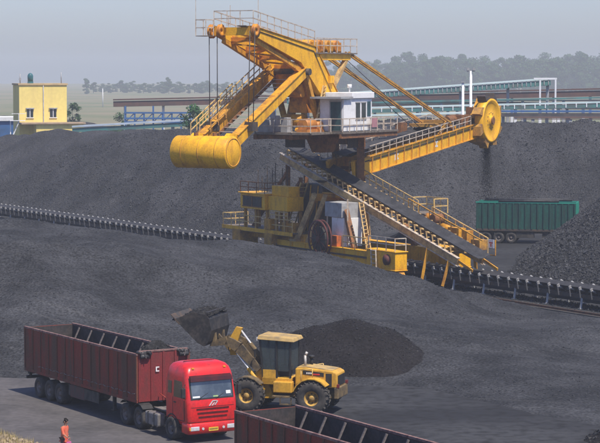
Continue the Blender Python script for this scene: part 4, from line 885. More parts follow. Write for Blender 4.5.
# ------------------------------------------------------------------ red semi truck
L1 = 12.8
truck = tag(empty('semi_truck', (-12.95, 109.8, 0.006), math.atan2(HD[1], HD[0])), 'red semi truck with a long open coal trailer, parked beside the wheel loader', 'truck')
def TP(name, m, fn, parent=truck, bevel=0.0, xf=None):
    b = MB(xf); fn(b); return b.build(name, m, parent, bevel)
walls, fwall = trailer(truck, L1, 1.35, 3.5, REDTR, REDFR)
# rope line and its hooks along the near wall
TP('lashing_rope', RIBP, lambda b: [b.beam((x, -TW - 0.05, 1.62 + (0.02 if i % 2 else -0.02)), (x + 0.30, -TW - 0.05, 1.62 + (-0.02 if i % 2 else 0.02)), 0.025, 0.03) for i, x in enumerate(np.arange(1.8, L1 - 0.3, 0.44))], walls[0])['kind'] = 'stuff'
TP('tail_bracket', CHAS, lambda b: (b.box((-0.25, -1.1, 1.0), (0.0, 1.1, 1.15)), b.box((-0.35, -1.15, 0.75), (-0.2, 1.15, 0.9)), b.box((-0.3, -1.0, 0.8), (-0.15, -0.9, 1.2)), b.box((-0.3, 0.9, 0.8), (-0.15, 1.0, 1.2))))
for s in (-1, 1):
    TP('frame_rail', CHAS, lambda b: (b.box((0.1, s * 0.5 - 0.07, 0.95), (10.0, s * 0.5 + 0.07, 1.2)), b.box((10.0, s * 0.5 - 0.07, 1.05), (12.6, s * 0.5 + 0.07, 1.2))))
    TP('side_guard', CHAS, lambda b: b.box((5.2, s * 1.3 - 0.02, 0.62), (8.6, s * 1.3 + 0.02, 1.15)))
    TP('landing_leg', CHAS, lambda b: (b.box((9.3, s * 0.85 - 0.07, 0.45), (9.45, s * 0.85 + 0.07, 1.2)), b.box((9.2, s * 0.85 - 0.12, 0.38), (9.55, s * 0.85 + 0.12, 0.45))))
TP('tool_box', mat('dusty_maroon_box', (0.10, 0.045, 0.04), 0.75, col2=(0.06, 0.05, 0.045), scale=2), lambda b: b.box((5.4, -1.33, 0.55), (7.0, -0.8, 1.18)), bevel=0.03)
wp = wheel_proto('wheel', 0.53, 0.56, 0.28)
first = True
for x in (1.6, 2.85, 4.1, 11.45, 12.85):
    for s in (-1, 1): wheel_at(wp, truck, x, s * 1.07, 0.53, s > 0, first); first = False
for s in (-1, 1): wheel_at(wp, truck, 16.1, s * 1.1, 0.53, s > 0, False)
for x in (1.6, 2.85, 4.1, 11.45, 12.85, 16.1): TP('axle', CHAS, lambda b: b.cyl((x, -0.95, 0.53), (x, 0.95, 0.53), 0.09, 8))
# tractor chassis
for s in (-1, 1):
    TP('chassis_rail', CHAS, lambda b: b.box((10.6, s * 0.42 - 0.06, 0.72), (16.9, s * 0.42 + 0.06, 0.98)))
    for x in (11.45, 12.85):
        TP('mudguard', BLK, lambda b: [b.beam((x + 0.66 * math.cos(t), s * 1.07, 0.53 + 0.66 * math.sin(t)), (x + 0.66 * math.cos(t + 0.4), s * 1.07, 0.53 + 0.66 * math.sin(t + 0.4)), 0.56, 0.03) for t in np.arange(0.75, 2.3, 0.39)])
    tk_ = TP('fuel_tank', TANK, lambda b: b.box((13.75, s * 1.18 - 0.28, 0.42), (15.05, s * 1.18 + 0.12, 1.02)), bevel=0.07)
    TP('tank_strap', CHAS, lambda b: [b.box((x, s * 1.18 - 0.29, 0.41), (x + 0.06, s * 1.18 + 0.13, 1.03)) for x in (14.05, 14.65)], tk_)
TP('deck_plate', TANK, lambda b: (b.box((13.3, -0.75, 1.0), (15.2, 0.75, 1.05)), b.box((13.5, 0.85, 0.9), (14.8, 1.25, 1.25))))
TP('air_hoses', mat('red_hose', (0.4, 0.05, 0.03), 0.6, col2=(0.2, 0.04, 0.03), scale=4), lambda b: b.path([(15.2, -0.3, 1.9), (14.4, -0.35, 1.35), (13.6, -0.3, 1.5), (12.9, -0.25, 1.6)], 0.025))
TP('air_hoses', mat('yellow_hose', (0.5, 0.35, 0.05), 0.6, col2=(0.3, 0.2, 0.04), scale=4), lambda b: b.path([(15.2, 0.1, 1.9), (14.3, 0.15, 1.3), (13.5, 0.1, 1.5), (12.9, 0.1, 1.6)], 0.025))
# cab
XF = 17.55
cab = TP('cab', REDCAB, lambda b: loft(b, [(0.78, 15.42, XF - 0.02, 1.20, 0.12), (1.0, 15.38, XF + 0.03, 1.25, 0.16), (1.75, 15.36, XF + 0.02, 1.26, 0.18), (1.95, 15.36, XF - 0.02, 1.26, 0.18), (2.85, 15.40, XF - 0.22, 1.22, 0.20), (3.05, 15.42, XF - 0.27, 1.20, 0.22),
      (3.28, 15.48, XF - 0.36, 1.15, 0.26), (3.42, 15.58, XF - 0.52, 1.06, 0.30), (3.50, 15.78, XF - 0.78, 0.90, 0.34), (3.52, 16.0, XF - 1.0, 0.72, 0.36)], 5))
def front_quad(b, y0, y1, z0, z1, off, th=0.02):
    def xs(z): return XF + np.interp(z, [0.78, 1.0, 1.75, 1.95, 2.85, 3.05], [-0.02, 0.03, 0.02, -0.02, -0.22, -0.27]) + off
    b.hexa([(xs(z0) - th, y0, z0), (xs(z0), y0, z0), (xs(z0), y1, z0), (xs(z0) - th, y1, z0), (xs(z1) - th, y0, z1), (xs(z1), y0, z1), (xs(z1), y1, z1), (xs(z1) - th, y1, z1)])
TP('windscreen_surround', BLK, lambda b: front_quad(b, -1.09, 1.09, 1.94, 2.90, 0.012, 0.04), cab)
TP('windscreen', mat('windscreen_reflective', (0.035, 0.046, 0.055), 0.10, spec=0.8, col2=(0.12, 0.145, 0.165), scale=0.9, lo=0.35, hi=0.7, coat=0.8), lambda b: front_quad(b, -1.02, 1.02, 2.0, 2.78, 0.022, 0.02), cab)
TP('sticker', WHITE, lambda b: front_quad(b, -0.98, -0.62, 2.03, 2.10, 0.026, 0.005), cab)
TP('sticker', WHITE, lambda b: front_quad(b, 0.72, 0.95, 2.12, 2.26, 0.026, 0.005), cab)
TP('dashboard_item', mat('green_item', (0.2, 0.4, 0.15), 0.6, col2=(0.4, 0.4, 0.2), scale=9), lambda b: front_quad(b, 0.05, 0.3, 2.02, 2.08, 0.026, 0.005), cab)
TP('sun_visor', mat('dark_red_visor', (0.035, 0.008, 0.010), 0.35, col2=(0.07, 0.01, 0.01), scale=2), lambda b: b.hexa([(XF - 0.24, -1.06, 2.80), (XF - 0.04, -1.06, 2.74), (XF - 0.04, 1.06, 2.74), (XF - 0.24, 1.06, 2.80), (XF - 0.26, -1.04, 3.0), (XF - 0.10, -1.04, 2.93), (XF - 0.10, 1.04, 2.93), (XF - 0.26, 1.04, 3.0)]), cab, 0.01)
for k, z in enumerate((1.12, 1.30, 1.48)):
    TP('grille_slat', mat('grille_dark_red', (0.06, 0.006, 0.008), 0.4, col2=(0.12, 0.01, 0.01), scale=4), lambda b: front_quad(b, -0.72 - 0.05 * k, 0.72 + 0.05 * k, z, z + 0.07, 0.02, 0.03), cab)
def slant(b, y0, z0, y1, z1, w):
    x = XF + 0.03; b.hexa([(x, y0, z0), (x + 0.02, y0, z0), (x + 0.02, y0 + w, z0), (x, y0 + w, z0), (x, y1, z1), (x + 0.02, y1, z1), (x + 0.02, y1 + w, z1), (x, y1 + w, z1)])
em = TP('emblem', CHROME, lambda b: (slant(b, -0.20, 1.64, -0.04, 1.84, 0.06), slant(b, -0.06, 1.64, 0.06, 1.78, 0.06), slant(b, 0.08, 1.66, 0.22, 1.84, 0.05), slant(b, -0.04, 1.83, -0.02, 1.87, 0.24)), cab)
TP('panel_gap', BLK, lambda b: front_quad(b, -1.08, 1.08, 1.60, 1.612, 0.012, 0.02), cab)
TP('panel_gap', BLK, lambda b: front_quad(b, -1.2, 1.2, 0.93, 0.95, 0.012, 0.02), cab)
bp = TP('bumper', REDCAB, lambda b: loft(b, [(0.40, 16.9, XF + 0.0, 1.2, 0.14), (0.46, 16.85, XF + 0.08, 1.25, 0.16), (0.84, 16.85, XF + 0.09, 1.25, 0.16), (0.90, 16.9, XF + 0.04, 1.22, 0.14)], 5), cab)
for s in (-1, 1):
    hl = TP('headlight', CHROME, lambda b: b.box((XF + 0.02, s * 0.92 - 0.22, 0.56), (XF + 0.105, s * 0.92 + 0.22, 0.76)), bp, 0.03)
    TP('headlight', AMBER, lambda b: b.box((XF + 0.0, s * 1.15 - 0.05, 0.58), (XF + 0.08, s * 1.15 + 0.05, 0.74)), bp, 0.02)
    TP('fog_lamp', CHROME, lambda b: b.cyl((XF + 0.06, s * 0.52, 0.64), (XF + 0.105, s * 0.52, 0.64), 0.06, 12), bp)
    mi = TP('mirror', BLK, lambda b: (b.box((XF - 0.16, s * 1.42 - 0.1, 2.05), (XF - 0.04, s * 1.42 + 0.1, 2.5)),), cab, 0.03)
    TP('mirror_arm', BLK, lambda b: (b.cyl((XF - 0.3, s * 1.22, 2.62), (XF - 0.1, s * 1.42, 2.5), 0.02, 6), b.cyl((XF - 0.25, s * 1.24, 1.98), (XF - 0.1, s * 1.42, 2.06), 0.02, 6)), mi)
    sw_ = TP('side_window', WIN, lambda b: b.hexa([(16.25, s * 1.262 - 0.012, 1.98), (17.2, s * 1.262 - 0.012, 1.98), (17.2, s * 1.262 + 0.012, 1.98), (16.25, s * 1.262 + 0.012, 1.98), (16.25, s * 1.225 - 0.012, 2.72), (16.95, s * 1.225 - 0.012, 2.72), (16.95, s * 1.225 + 0.012, 2.72), (16.25, s * 1.225 + 0.012, 2.72)]), cab)
    TP('side_window', WIN, lambda b: b.hexa([(15.68, s * 1.26 - 0.012, 2.1), (16.02, s * 1.26 - 0.012, 2.1), (16.02, s * 1.26 + 0.012, 2.1), (15.68, s * 1.26 + 0.012, 2.1), (15.68, s * 1.23 - 0.012, 2.65), (16.02, s * 1.23 - 0.012, 2.65), (16.02, s * 1.23 + 0.012, 2.65), (15.68, s * 1.23 + 0.012, 2.65)]), cab)
    dr = TP('door', REDCAB, lambda b: (b.box((16.18, s * 1.262 - 0.012, 1.0), (17.22, s * 1.262 + 0.012, 1.93))), cab, 0.01)
    TP('door_gap', BLK, lambda b: (b.box((16.15, s * 1.268 - 0.008, 1.0), (16.17, s * 1.268 + 0.008, 1.95)), b.box((17.23, s * 1.262 - 0.012, 1.0), (17.25, s * 1.262 + 0.012, 1.9)), b.box((16.15, s * 1.268 - 0.008, 0.97), (17.25, s * 1.268 + 0.008, 0.99))), cab)
    TP('handle', BLK, lambda b: b.box((16.28, s * 1.285 - 0.015, 1.72), (16.48, s * 1.285 + 0.015, 1.77)), dr)
    TP('step', BLK, lambda b: (b.box((16.75, s * 1.18 - 0.06, 0.42), (17.2, s * 1.18 + 0.06, 0.5)), b.box((16.75, s * 1.18 - 0.06, 0.7), (17.2, s * 1.18 + 0.06, 0.76))), cab)
    TP('wheel_arch', BLK, lambda b: [b.beam((16.1 + 0.64 * math.cos(t), s * 1.14, 0.53 + 0.64 * math.sin(t)), (16.1 + 0.64 * math.cos(t + 0.42), s * 1.14, 0.53 + 0.64 * math.sin(t + 0.42)), 0.3, 0.05) for t in np.arange(0.2, 2.7, 0.4)], cab)
TP('number_plate', PLATE, lambda b: b.box((XF + 0.09, -0.24, 0.52), (XF + 0.105, 0.24, 0.68)), bp)
TP('plate_lettering', BLK, lambda b: [b.box((XF + 0.105, -0.2 + i * 0.06, 0.56), (XF + 0.108, -0.165 + i * 0.06, 0.64)) for i in range(7)], bp)
TP('wiper', BLK, lambda b: (b.beam((XF + 0.02, -0.7, 1.97), (XF - 0.08, -0.1, 2.25), 0.02), b.beam((XF + 0.02, 0.2, 1.97), (XF - 0.08, 0.75, 2.22), 0.02)), cab)
TP('roof_lamp', AMBER, lambda b: [b.box((XF - 0.42, y - 0.06, 3.27), (XF - 0.32, y + 0.06, 3.33)) for y in (-0.8, 0.8)], cab)
TP('air_cleaner', BLK, lambda b: (b.cyl((15.2, 0.7, 1.2), (15.2, 0.7, 3.0), 0.14, 12), b.cyl((15.2, -0.85, 1.1), (15.2, -0.85, 2.2), 0.1, 10)))
# tarpaulin bundles on the trailer front, small painted mark
for s in (-1, 1):
    q = np.random.default_rng(40 + s)
    def bundle(b):
        for i in range(7):
            y = s * (0.75 + 0.09 * i) ; b.cyl((L1 - 0.15 + 0.05 * q.normal(), y - 0.05, 3.52 + 0.07 * q.random()), (L1 + 0.12 + 0.06 * q.normal(), y + 0.05, 3.42 + 0.16 * q.random()), 0.055 + 0.025 * q.random(), 9)
        b.cyl((L1 + 0.08, s * 0.8, 3.36), (L1 + 0.1, s * 1.25, 3.38), 0.1, 9)
    TP('tarpaulin_bundle', TARP, bundle, fwall)
    TP('tarpaulin_tie', RIBP, lambda b: b.beam((L1 + 0.22, s * 1.0, 3.3), (L1 + 0.2, s * 1.06, 3.55), 0.03), fwall)
TP('painted_mark', WHITE, lambda b: (b.box((L1 + 0.052, -0.42, 2.62), (L1 + 0.058, -0.36, 2.85)), b.box((L1 + 0.052, -0.36, 2.80), (L1 + 0.058, -0.24, 2.85)), b.box((L1 + 0.052, -0.36, 2.62), (L1 + 0.058, -0.24, 2.67))), fwall)
# coal heaped at the front of the trailer
def load_obj(name, x0, x1, hw, zb, ht, root, seed, mtl=LOAD, peak=0.6, label='', st=0.08):
    nx = int((x1 - x0) / st) + 1; ny = int(2 * hw / st) + 1
    X, Y = np.meshgrid(np.linspace(x0, x1, nx), np.linspace(-hw, hw, ny)); u = (X - x0) / (x1 - x0)
    Z = zb + ht * np.clip(np.minimum(u / peak, (1.25 - u) / (1.25 - peak)), 0, 1) * (1 - 0.45 * (Y / hw) ** 2) + 0.22 * fbm(X, Y, 0.9, seed, 3) * np.clip(u * 4, 0.1, 1)
    Z = np.maximum(Z, zb - 0.2)
    idx = np.arange(nx * ny).reshape(ny, nx); q = np.stack([idx[:-1, :-1], idx[:-1, 1:], idx[1:, 1:], idx[1:, :-1]], -1).reshape(-1, 4)
    top = np.stack([X.ravel(), Y.ravel(), Z.ravel()], -1)
    o = fast_mesh(name, top, q, mtl, True)
    o.location = root.location; o.rotation_euler = root.rotation_euler
    r_ = np.random.default_rng(seed); k = r_.integers(0, len(top), 700)
    lumps('loose_lumps', top[k] + r_.normal(0, 0.03, (700, 3)) * (1, 1, 0), 0.025 + 0.07 * r_.random(700) ** 2, LUMPD, o, seed + 1)
    return tag(o, label, 'coal')
load_obj('coal_load', 7.6, L1 - 0.1, TW - 0.1, 1.38, 2.6, truck, 51, label='black coal heaped inside the front of the red trailer', peak=0.86)

# ------------------------------------------------------------------ second trailer in the foreground, partly out of frame
t2h = R(-60)
tr2 = tag(empty('semi_trailer', (-1.32, 82.5, 0.006), t2h), 'empty dark red open trailer cut off by the bottom edge', 'trailer')
trailer(tr2, 12.5, 1.3, 3.48, REDTR, REDFR)
first = True
wp2 = wheel_proto('wheel', 0.53, 0.56, 0.28)
for x in (1.5, 2.75, 4.0):
    for s in (-1, 1): wheel_at(wp2, tr2, x, s * 1.07, 0.53, s > 0, first); first = False
for s in (-1, 1):
    b = MB(); b.box((0.1, s * 0.5 - 0.07, 0.95), (12.0, s * 0.5 + 0.07, 1.15)); b.build('frame_rail', CHAS, tr2)
    b = MB(); b.box((9.3, s * 0.85 - 0.07, 0.0), (9.45, s * 0.85 + 0.07, 1.2)); b.build('landing_leg', CHAS, tr2)
for x in (1.5, 2.75, 4.0): b = MB(); b.cyl((x, -0.95, 0.53), (x, 0.95, 0.53), 0.09, 8); b.build('axle', CHAS, tr2)

# ------------------------------------------------------------------ green trailer by the stockpile
gt = tag(empty('semi_trailer', (17.3, 207.6, 0), R(-13)), 'green ribbed open trailer standing below the bucket wheel', 'trailer')
def GP(name, m, fn, parent=gt, bevel=0.0):
    b = MB(); fn(b); return b.build(name, m, parent, bevel)
for s in (-1, 1):
    w = GP('side_wall', GREEN, lambda b: b.box((0, min(s * 1.3, s * 1.24), 1.4), (9.6, max(s * 1.3, s * 1.24), 3.9)))
    GP('top_rail', GREENB, lambda b: b.box((-0.03, min(s * 1.34, s * 1.22), 3.9), (9.63, max(s * 1.34, s * 1.22), 4.02)), w)
    rb = GP('stake', GREEN, lambda b: b.box((-0.06, min(s * 1.3, s * 1.4), 1.4), (0.06, max(s * 1.3, s * 1.4), 3.9)), w); rb.location = (0.08, 0, 0)
    for i in range(1, 17): inst(rb, w, loc=(0.08 + 9.44 * i / 16, 0, 0))
    GP('bottom_rail', DSTEEL, lambda b: b.box((0, min(s * 1.36, s * 1.2), 1.2), (9.6, max(s * 1.36, s * 1.2), 1.4)), w)
GP('floor', INNER, lambda b: b.box((0.02, -1.2, 1.25), (9.58, 1.2, 1.38)))
GP('tailgate', GREEN, lambda b: b.box((0, -1.235, 1.4), (0.06, 1.235, 3.95)))
fgw = GP('front_wall', GREENB, lambda b: b.box((9.54, -1.235, 1.4), (9.6, 1.235, 3.98)))
fs = GP('stake', GREENB, lambda b: b.box((9.6, -0.05, 1.4), (9.67, 0.05, 3.95)), fgw); fs.location = (0, -1.15, 0)
for y in (-0.6, 0, 0.6, 1.15): inst(fs, fgw, loc=(0, y, 0))
GP('tarpaulin_roll', TARP, lambda b: (b.cyl((2.2, -1.28, 4.1), (8.0, -1.28, 4.14), 0.12, 10), b.cyl((0.5, 1.28, 4.1), (9.0, 1.28, 4.12), 0.12, 10)))
GP('frame_rail', CHAS, lambda b: (b.box((0.2, -0.6, 0.95), (9.4, -0.45, 1.2)), b.box((0.2, 0.45, 0.95), (9.4, 0.6, 1.2)), b.box((3.9, -1.25, 0.55), (5.6, -0.7, 1.1)), b.box((6.4, -1.2, 0.5), (7.0, -0.8, 1.2))))
wp3 = wheel_proto('wheel', 0.55, 0.5, 0.28); first = True
for x in (0.95, 2.2, 3.4):
    for s in (-1, 1): wheel_at(wp3, gt, x, s * 1.05, 0.55, s > 0, first); first = False
for x in (0.95, 2.2, 3.4): GP('axle', CHAS, lambda b: b.cyl((x, -0.95, 0.55), (x, 0.95, 0.55), 0.09, 8))
for s in (-1, 1): GP('landing_leg', CHAS, lambda b: b.box((8.0, s * 0.85 - 0.07, 0.0), (8.15, s * 0.85 + 0.07, 1.2)))

# ------------------------------------------------------------------ wheel loader
LH = np.array([-0.96, 0.28]); LH /= np.linalg.norm(LH)
ld = tag(empty('wheel_loader', (0.92, 103.5, 0.0), math.atan2(LH[1], LH[0])), 'yellow wheel loader with its black bucket raised beside the red truck', 'wheel loader')
def LP(name, m, fn, parent=ld, bevel=0.0):
    b = MB(); fn(b); return b.build(name, m, parent, bevel)
LRIM = mat('loader_rim', (0.50, 0.30, 0.06), 0.7, col2=(0.2, 0.14, 0.07), scale=3)
lw = wheel_proto('wheel', 0.80, 0.62, 0.36, 32, 22, TYRE, LRIM); first = True
for x in (0, 3.3):
    for s in (-1, 1): wheel_at(lw, ld, x, s * 1.08, 0.80, s > 0, first); first = False
for x in (0, 3.3): LP('axle', LDIRT, lambda b: (b.cyl((x, -0.9, 0.8), (x, 0.9, 0.8), 0.17, 12), b.box((x - 0.3, -0.3, 0.55), (x + 0.3, 0.3, 1.05))))
LP('rear_frame', LDIRT, lambda b: (b.box((-1.1, -0.55, 0.7), (1.9, 0.55, 1.25)), b.box((-1.22, -0.9, 0.75), (-1.0, 0.9, 1.3))), bevel=0.04)
hood = LP('hood', LYEL, lambda b: b.prism([(-1.12, 1.25), (1.0, 1.25), (1.0, 2.15), (0.5, 2.2), (-0.9, 2.07), (-1.12, 1.95)], lambda p, k: (p[0], (-0.72, 0.72)[k], p[1])), bevel=0.06)
LP('hood_top', LROOF, lambda b: b.prism([(0.95, 2.16), (0.5, 2.21), (-0.85, 2.075), (-0.85, 2.1), (0.5, 2.24), (0.95, 2.19)], lambda p, k: (p[0], (-0.6, 0.6)[k], p[1])), hood)
for s in (-1, 1):
    LP('grille_panel', BLK, lambda b: b.box((-0.85, min(s * 0.721, s * 0.735), 1.32), (-0.55, max(s * 0.721, s * 0.735), 1.95)), hood)
    dc = LP('decal', BLK, lambda b: b.hexa([(-0.45, s * 0.728 - 0.006, 1.78), (0.6, s * 0.728 - 0.006, 1.88), (0.6, s * 0.728 + 0.006, 1.88), (-0.45, s * 0.728 + 0.006, 1.78), (-0.45, s * 0.728 - 0.006, 1.98), (0.6, s * 0.728 - 0.006, 2.08), (0.6, s * 0.728 + 0.006, 2.08), (-0.45, s * 0.728 + 0.006, 1.98)]), hood)
    LP('decal_mark', SIGNR, lambda b: b.box((-0.25, min(s * 0.733, s * 0.745), 1.86), (0.1, max(s * 0.733, s * 0.745), 1.93)), hood)
    LP('decal_mark', WHITE, lambda b: [b.box((0.16 + 0.1 * i, min(s * 0.733, s * 0.745), 1.90), (0.22 + 0.1 * i, max(s * 0.733, s * 0.745), 1.98)) for i in range(3)], hood)
    LP('fender', LYEL, lambda b: [b.beam((0.02 + 0.95 * math.cos(t), s * 1.06, 0.8 + 0.95 * math.sin(t)), (0.02 + 0.95 * math.cos(t + 0.36), s * 1.06, 0.8 + 0.95 * math.sin(t + 0.36)), 0.66, 0.05) for t in np.arange(0.35, 2.3, 0.35)])
    LP('fender', LDIRT, lambda b: [b.beam((3.3 + 0.92 * math.cos(t), s * 1.08, 0.8 + 0.92 * math.sin(t)), (3.3 + 0.92 * math.cos(t + 0.4), s * 1.08, 0.8 + 0.92 * math.sin(t + 0.4)), 0.6, 0.04) for t in np.arange(0.9, 2.2, 0.39)])
    LP('side_step', LDIRT, lambda b: (b.box((1.2, s * 1.0 - 0.2, 0.75), (2.05, s * 1.0 + 0.15, 0.82)), b.box((1.05, s * 1.12 - 0.08, 0.4), (1.65, s * 1.12 + 0.08, 0.45)), b.box((1.05, s * 1.16 - 0.02, 0.4), (1.1, s * 1.16 + 0.02, 0.78)), b.box((1.6, s * 1.16 - 0.02, 0.4), (1.65, s * 1.16 + 0.02, 0.78))))
    LP('side_tank', LYEL, lambda b: b.box((1.1, min(s * 0.5, s * 0.98), 0.95), (2.05, max(s * 0.5, s * 0.98), 1.5)), bevel=0.05)
    LP('handrail', RAILP, lambda b: (b.path([(0.62, s * 0.98, 1.55), (0.62, s * 0.98, 2.1), (0.05, s * 0.98, 2.2), (0.05, s * 0.98, 1.75)], 0.022)))
LP('rear_lamp', mat('dusty_red_lens', (0.16, 0.02, 0.02), 0.5, col2=(0.1, 0.03, 0.03), scale=5), lambda b: [b.box((-1.24, s * 0.8 - 0.1, 1.3), (-1.14, s * 0.8 + 0.1, 1.46)) for s in (-1, 1)])
LP('radiator_grille', BLK, lambda b: (b.box((-1.145, -0.6, 1.35), (-1.122, 0.6, 1.85))), hood)
ex = LP('exhaust_pipe', mat('pale_exhaust', (0.5, 0.48, 0.45), 0.5, 0.3, col2=(0.3, 0.26, 0.22), scale=4), lambda b: (b.cyl((0.62, 0.25, 2.15), (0.62, 0.25, 2.75), 0.065, 12), b.cyl((0.62, 0.25, 2.75), (0.53, 0.25, 2.9), 0.065, 12)))
LP('air_intake', BLK, lambda b: (b.cyl((0.45, -0.3, 2.15), (0.45, -0.3, 2.55), 0.08, 12), b.cyl((0.45, -0.3, 2.55), (0.45, -0.3, 2.68), 0.14, 12)))
# loader cab
_LP = LP
def LP(name, m, fn, parent=ld, bevel=0.0):                  # the cab sits half a metre further forward
    b = MB(lambda p: Vector((p[0] + 0.42, p[1], 1.3 + (p[2] - 1.3) * 1.13))); fn(b); return b.build(name, m, parent, bevel)
lc = LP('cab', LYEL, lambda b: b.box((0.75, -0.75, 1.3), (2.25, 0.75, 1.62)), bevel=0.04)
LP('cab_roof', LROOF, lambda b: b.hexa([(0.6, -0.86, 3.18), (2.5, -0.86, 3.26), (2.5, 0.86, 3.26), (0.6, 0.86, 3.18), (0.68, -0.78, 3.34), (2.42, -0.78, 3.44), (2.42, 0.78, 3.44), (0.68, 0.78, 3.34)]), lc, 0.03)
for x0, x1, y in ((0.82, 0.82, -0.7), (0.82, 0.82, 0.7), (2.2, 2.38, -0.68), (2.2, 2.38, 0.68), (1.5, 1.52, -0.71), (1.5, 1.52, 0.71)):
    LP('cab_post', BLK, lambda b: b.beam((x0, y, 1.6), (x1, y, 3.22), 0.085), lc)
for s in (-1, 1):
    LP('window', GLS, lambda b: b.hexa([(0.88, s * 0.7 - 0.008, 1.9), (1.45, s * 0.7 - 0.008, 1.9), (1.45, s * 0.7 + 0.008, 1.9), (0.88, s * 0.7 + 0.008, 1.9), (0.88, s * 0.7 - 0.008, 3.18), (1.47, s * 0.7 - 0.008, 3.18), (1.47, s * 0.7 + 0.008, 3.18), (0.88, s * 0.7 + 0.008, 3.18)]), lc)
    dd = LP('door', LYEL, lambda b: b.box((1.55, s * 0.73 - 0.02, 1.35), (2.2, s * 0.73 + 0.02, 1.95)), lc)
    LP('window', GLS, lambda b: b.hexa([(1.56, s * 0.7 - 0.008, 1.95), (2.18, s * 0.7 - 0.008, 1.95), (2.18, s * 0.7 + 0.008, 1.95), (1.56, s * 0.7 + 0.008, 1.95), (1.58, s * 0.7 - 0.008, 3.2), (2.34, s * 0.7 - 0.008, 3.2), (2.34, s * 0.7 + 0.008, 3.2), (1.58, s * 0.7 + 0.008, 3.2)]), lc)
LP('windscreen', GLS, lambda b: b.hexa([(2.2, -0.62, 1.65), (2.22, -0.62, 1.65), (2.22, 0.62, 1.65), (2.2, 0.62, 1.65), (2.37, -0.62, 3.2), (2.39, -0.62, 3.2), (2.39, 0.62, 3.2), (2.37, 0.62, 3.2)]), lc)
LP('rear_window', GLS, lambda b: b.box((0.80, -0.62, 1.95), (0.82, 0.62, 3.16)), lc)
LP('seat', BLK, lambda b: (b.box((1.0, -0.27, 1.62), (1.5, 0.27, 2.05)), b.hexa([(0.95, -0.25, 2.05), (1.1, -0.25, 2.05), (1.1, 0.25, 2.05), (0.95, 0.25, 2.05), (0.88, -0.23, 2.75), (0.98, -0.23, 2.75), (0.98, 0.23, 2.75), (0.88, 0.23, 2.75)])), lc, 0.03)
LP('steering_column', BLK, lambda b: (b.beam((1.95, 0, 1.62), (1.8, 0, 2.25), 0.1), b.cyl((1.8, 0, 2.25), (1.78, 0, 2.28), 0.2, 16)), lc)
for y in (-0.75, 0.75):
    wl = LP('work_lamp', CHROME, lambda b: b.box((2.44, y - 0.09, 3.2), (2.52, y + 0.09, 3.34)), lc, 0.01)
    LP('mirror', BLK, lambda b: (b.box((2.5, y * 1.35 - 0.1, 2.5), (2.54, y * 1.35 + 0.1, 2.85)), b.beam((2.36, y * 0.95, 3.0), (2.52, y * 1.3, 2.8), 0.025)), lc)
LP = _LP
# articulation, front frame, lift arms, linkage
LP('articulation_joint', CHAS, lambda b: (b.cyl((1.95, 0, 0.6), (1.95, 0, 1.35), 0.22, 14), b.box((1.6, -0.4, 0.68), (2.1, 0.4, 0.78)), b.box((1.6, -0.4, 1.15), (2.1, 0.4, 1.25))))
LP('front_frame', LYEL, lambda b: (b.prism([(2.1, 0.6), (4.0, 0.6), (3.9, 1.15), (3.1, 1.45), (3.05, 2.15), (2.75, 2.15), (2.4, 1.3)], lambda p, k: (p[0], (-0.52, -0.38)[k], p[1])), b.prism([(2.1, 0.6), (4.0, 0.6), (3.9, 1.15), (3.1, 1.45), (3.05, 2.15), (2.75, 2.15), (2.4, 1.3)], lambda p, k: (p[0], (0.38, 0.52)[k], p[1])), b.box((2.2, -0.38, 0.65), (3.9, 0.38, 1.1))))
HX, HZ = 5.2, 3.2                       # bucket hinge
for s in (-1, 1):
    def armf(b):
        pts = [(2.85, 2.0), (3.9, 3.05), (4.5, 3.38), (HX, HZ)]; hh = [0.30, 0.52, 0.42, 0.26]
        for k in range(3):
            b.beam((pts[k][0], s * 0.62, pts[k][1]), (pts[k + 1][0], s * 0.62, pts[k + 1][1]), 0.16, hh[k], 0.16, hh[k + 1])
    LP('lift_arm', LDIRT, armf)
    LP('lift_cylinder', CHROME, lambda b: b.cyl((2.6, s * 0.62, 1.0), (4.0, s * 0.62, 2.8), 0.05, 10))
    LP('cylinder_barrel', LYEL, lambda b: b.cyl((2.6, s * 0.62, 1.0), (3.42, s * 0.62, 2.05), 0.10, 12))
LP('arm_crosstube', LDIRT, lambda b: b.cyl((4.2, -0.6, 3.15), (4.2, 0.6, 3.15), 0.17, 12))
LP('bell_crank', LYEL, lambda b: b.prism([(3.9, 3.95), (4.2, 4.0), (4.6, 3.3), (4.5, 2.6), (4.25, 2.6), (4.15, 3.2)], lambda p, k: (p[0], (-0.12, 0.12)[k], p[1])))
LP('tilt_cylinder', CHROME, lambda b: (b.cyl((2.6, 0, 2.1), (4.0, 0, 3.85), 0.05, 10)))
LP('tilt_barrel', LDIRT, lambda b: (b.cyl((2.6, 0, 2.1), (3.5, 0, 3.2), 0.11, 12)))
LP('tilt_link', LDIRT, lambda b: b.beam((4.37, 0, 2.67), (5.2, 0, 3.6), 0.14, 0.16))
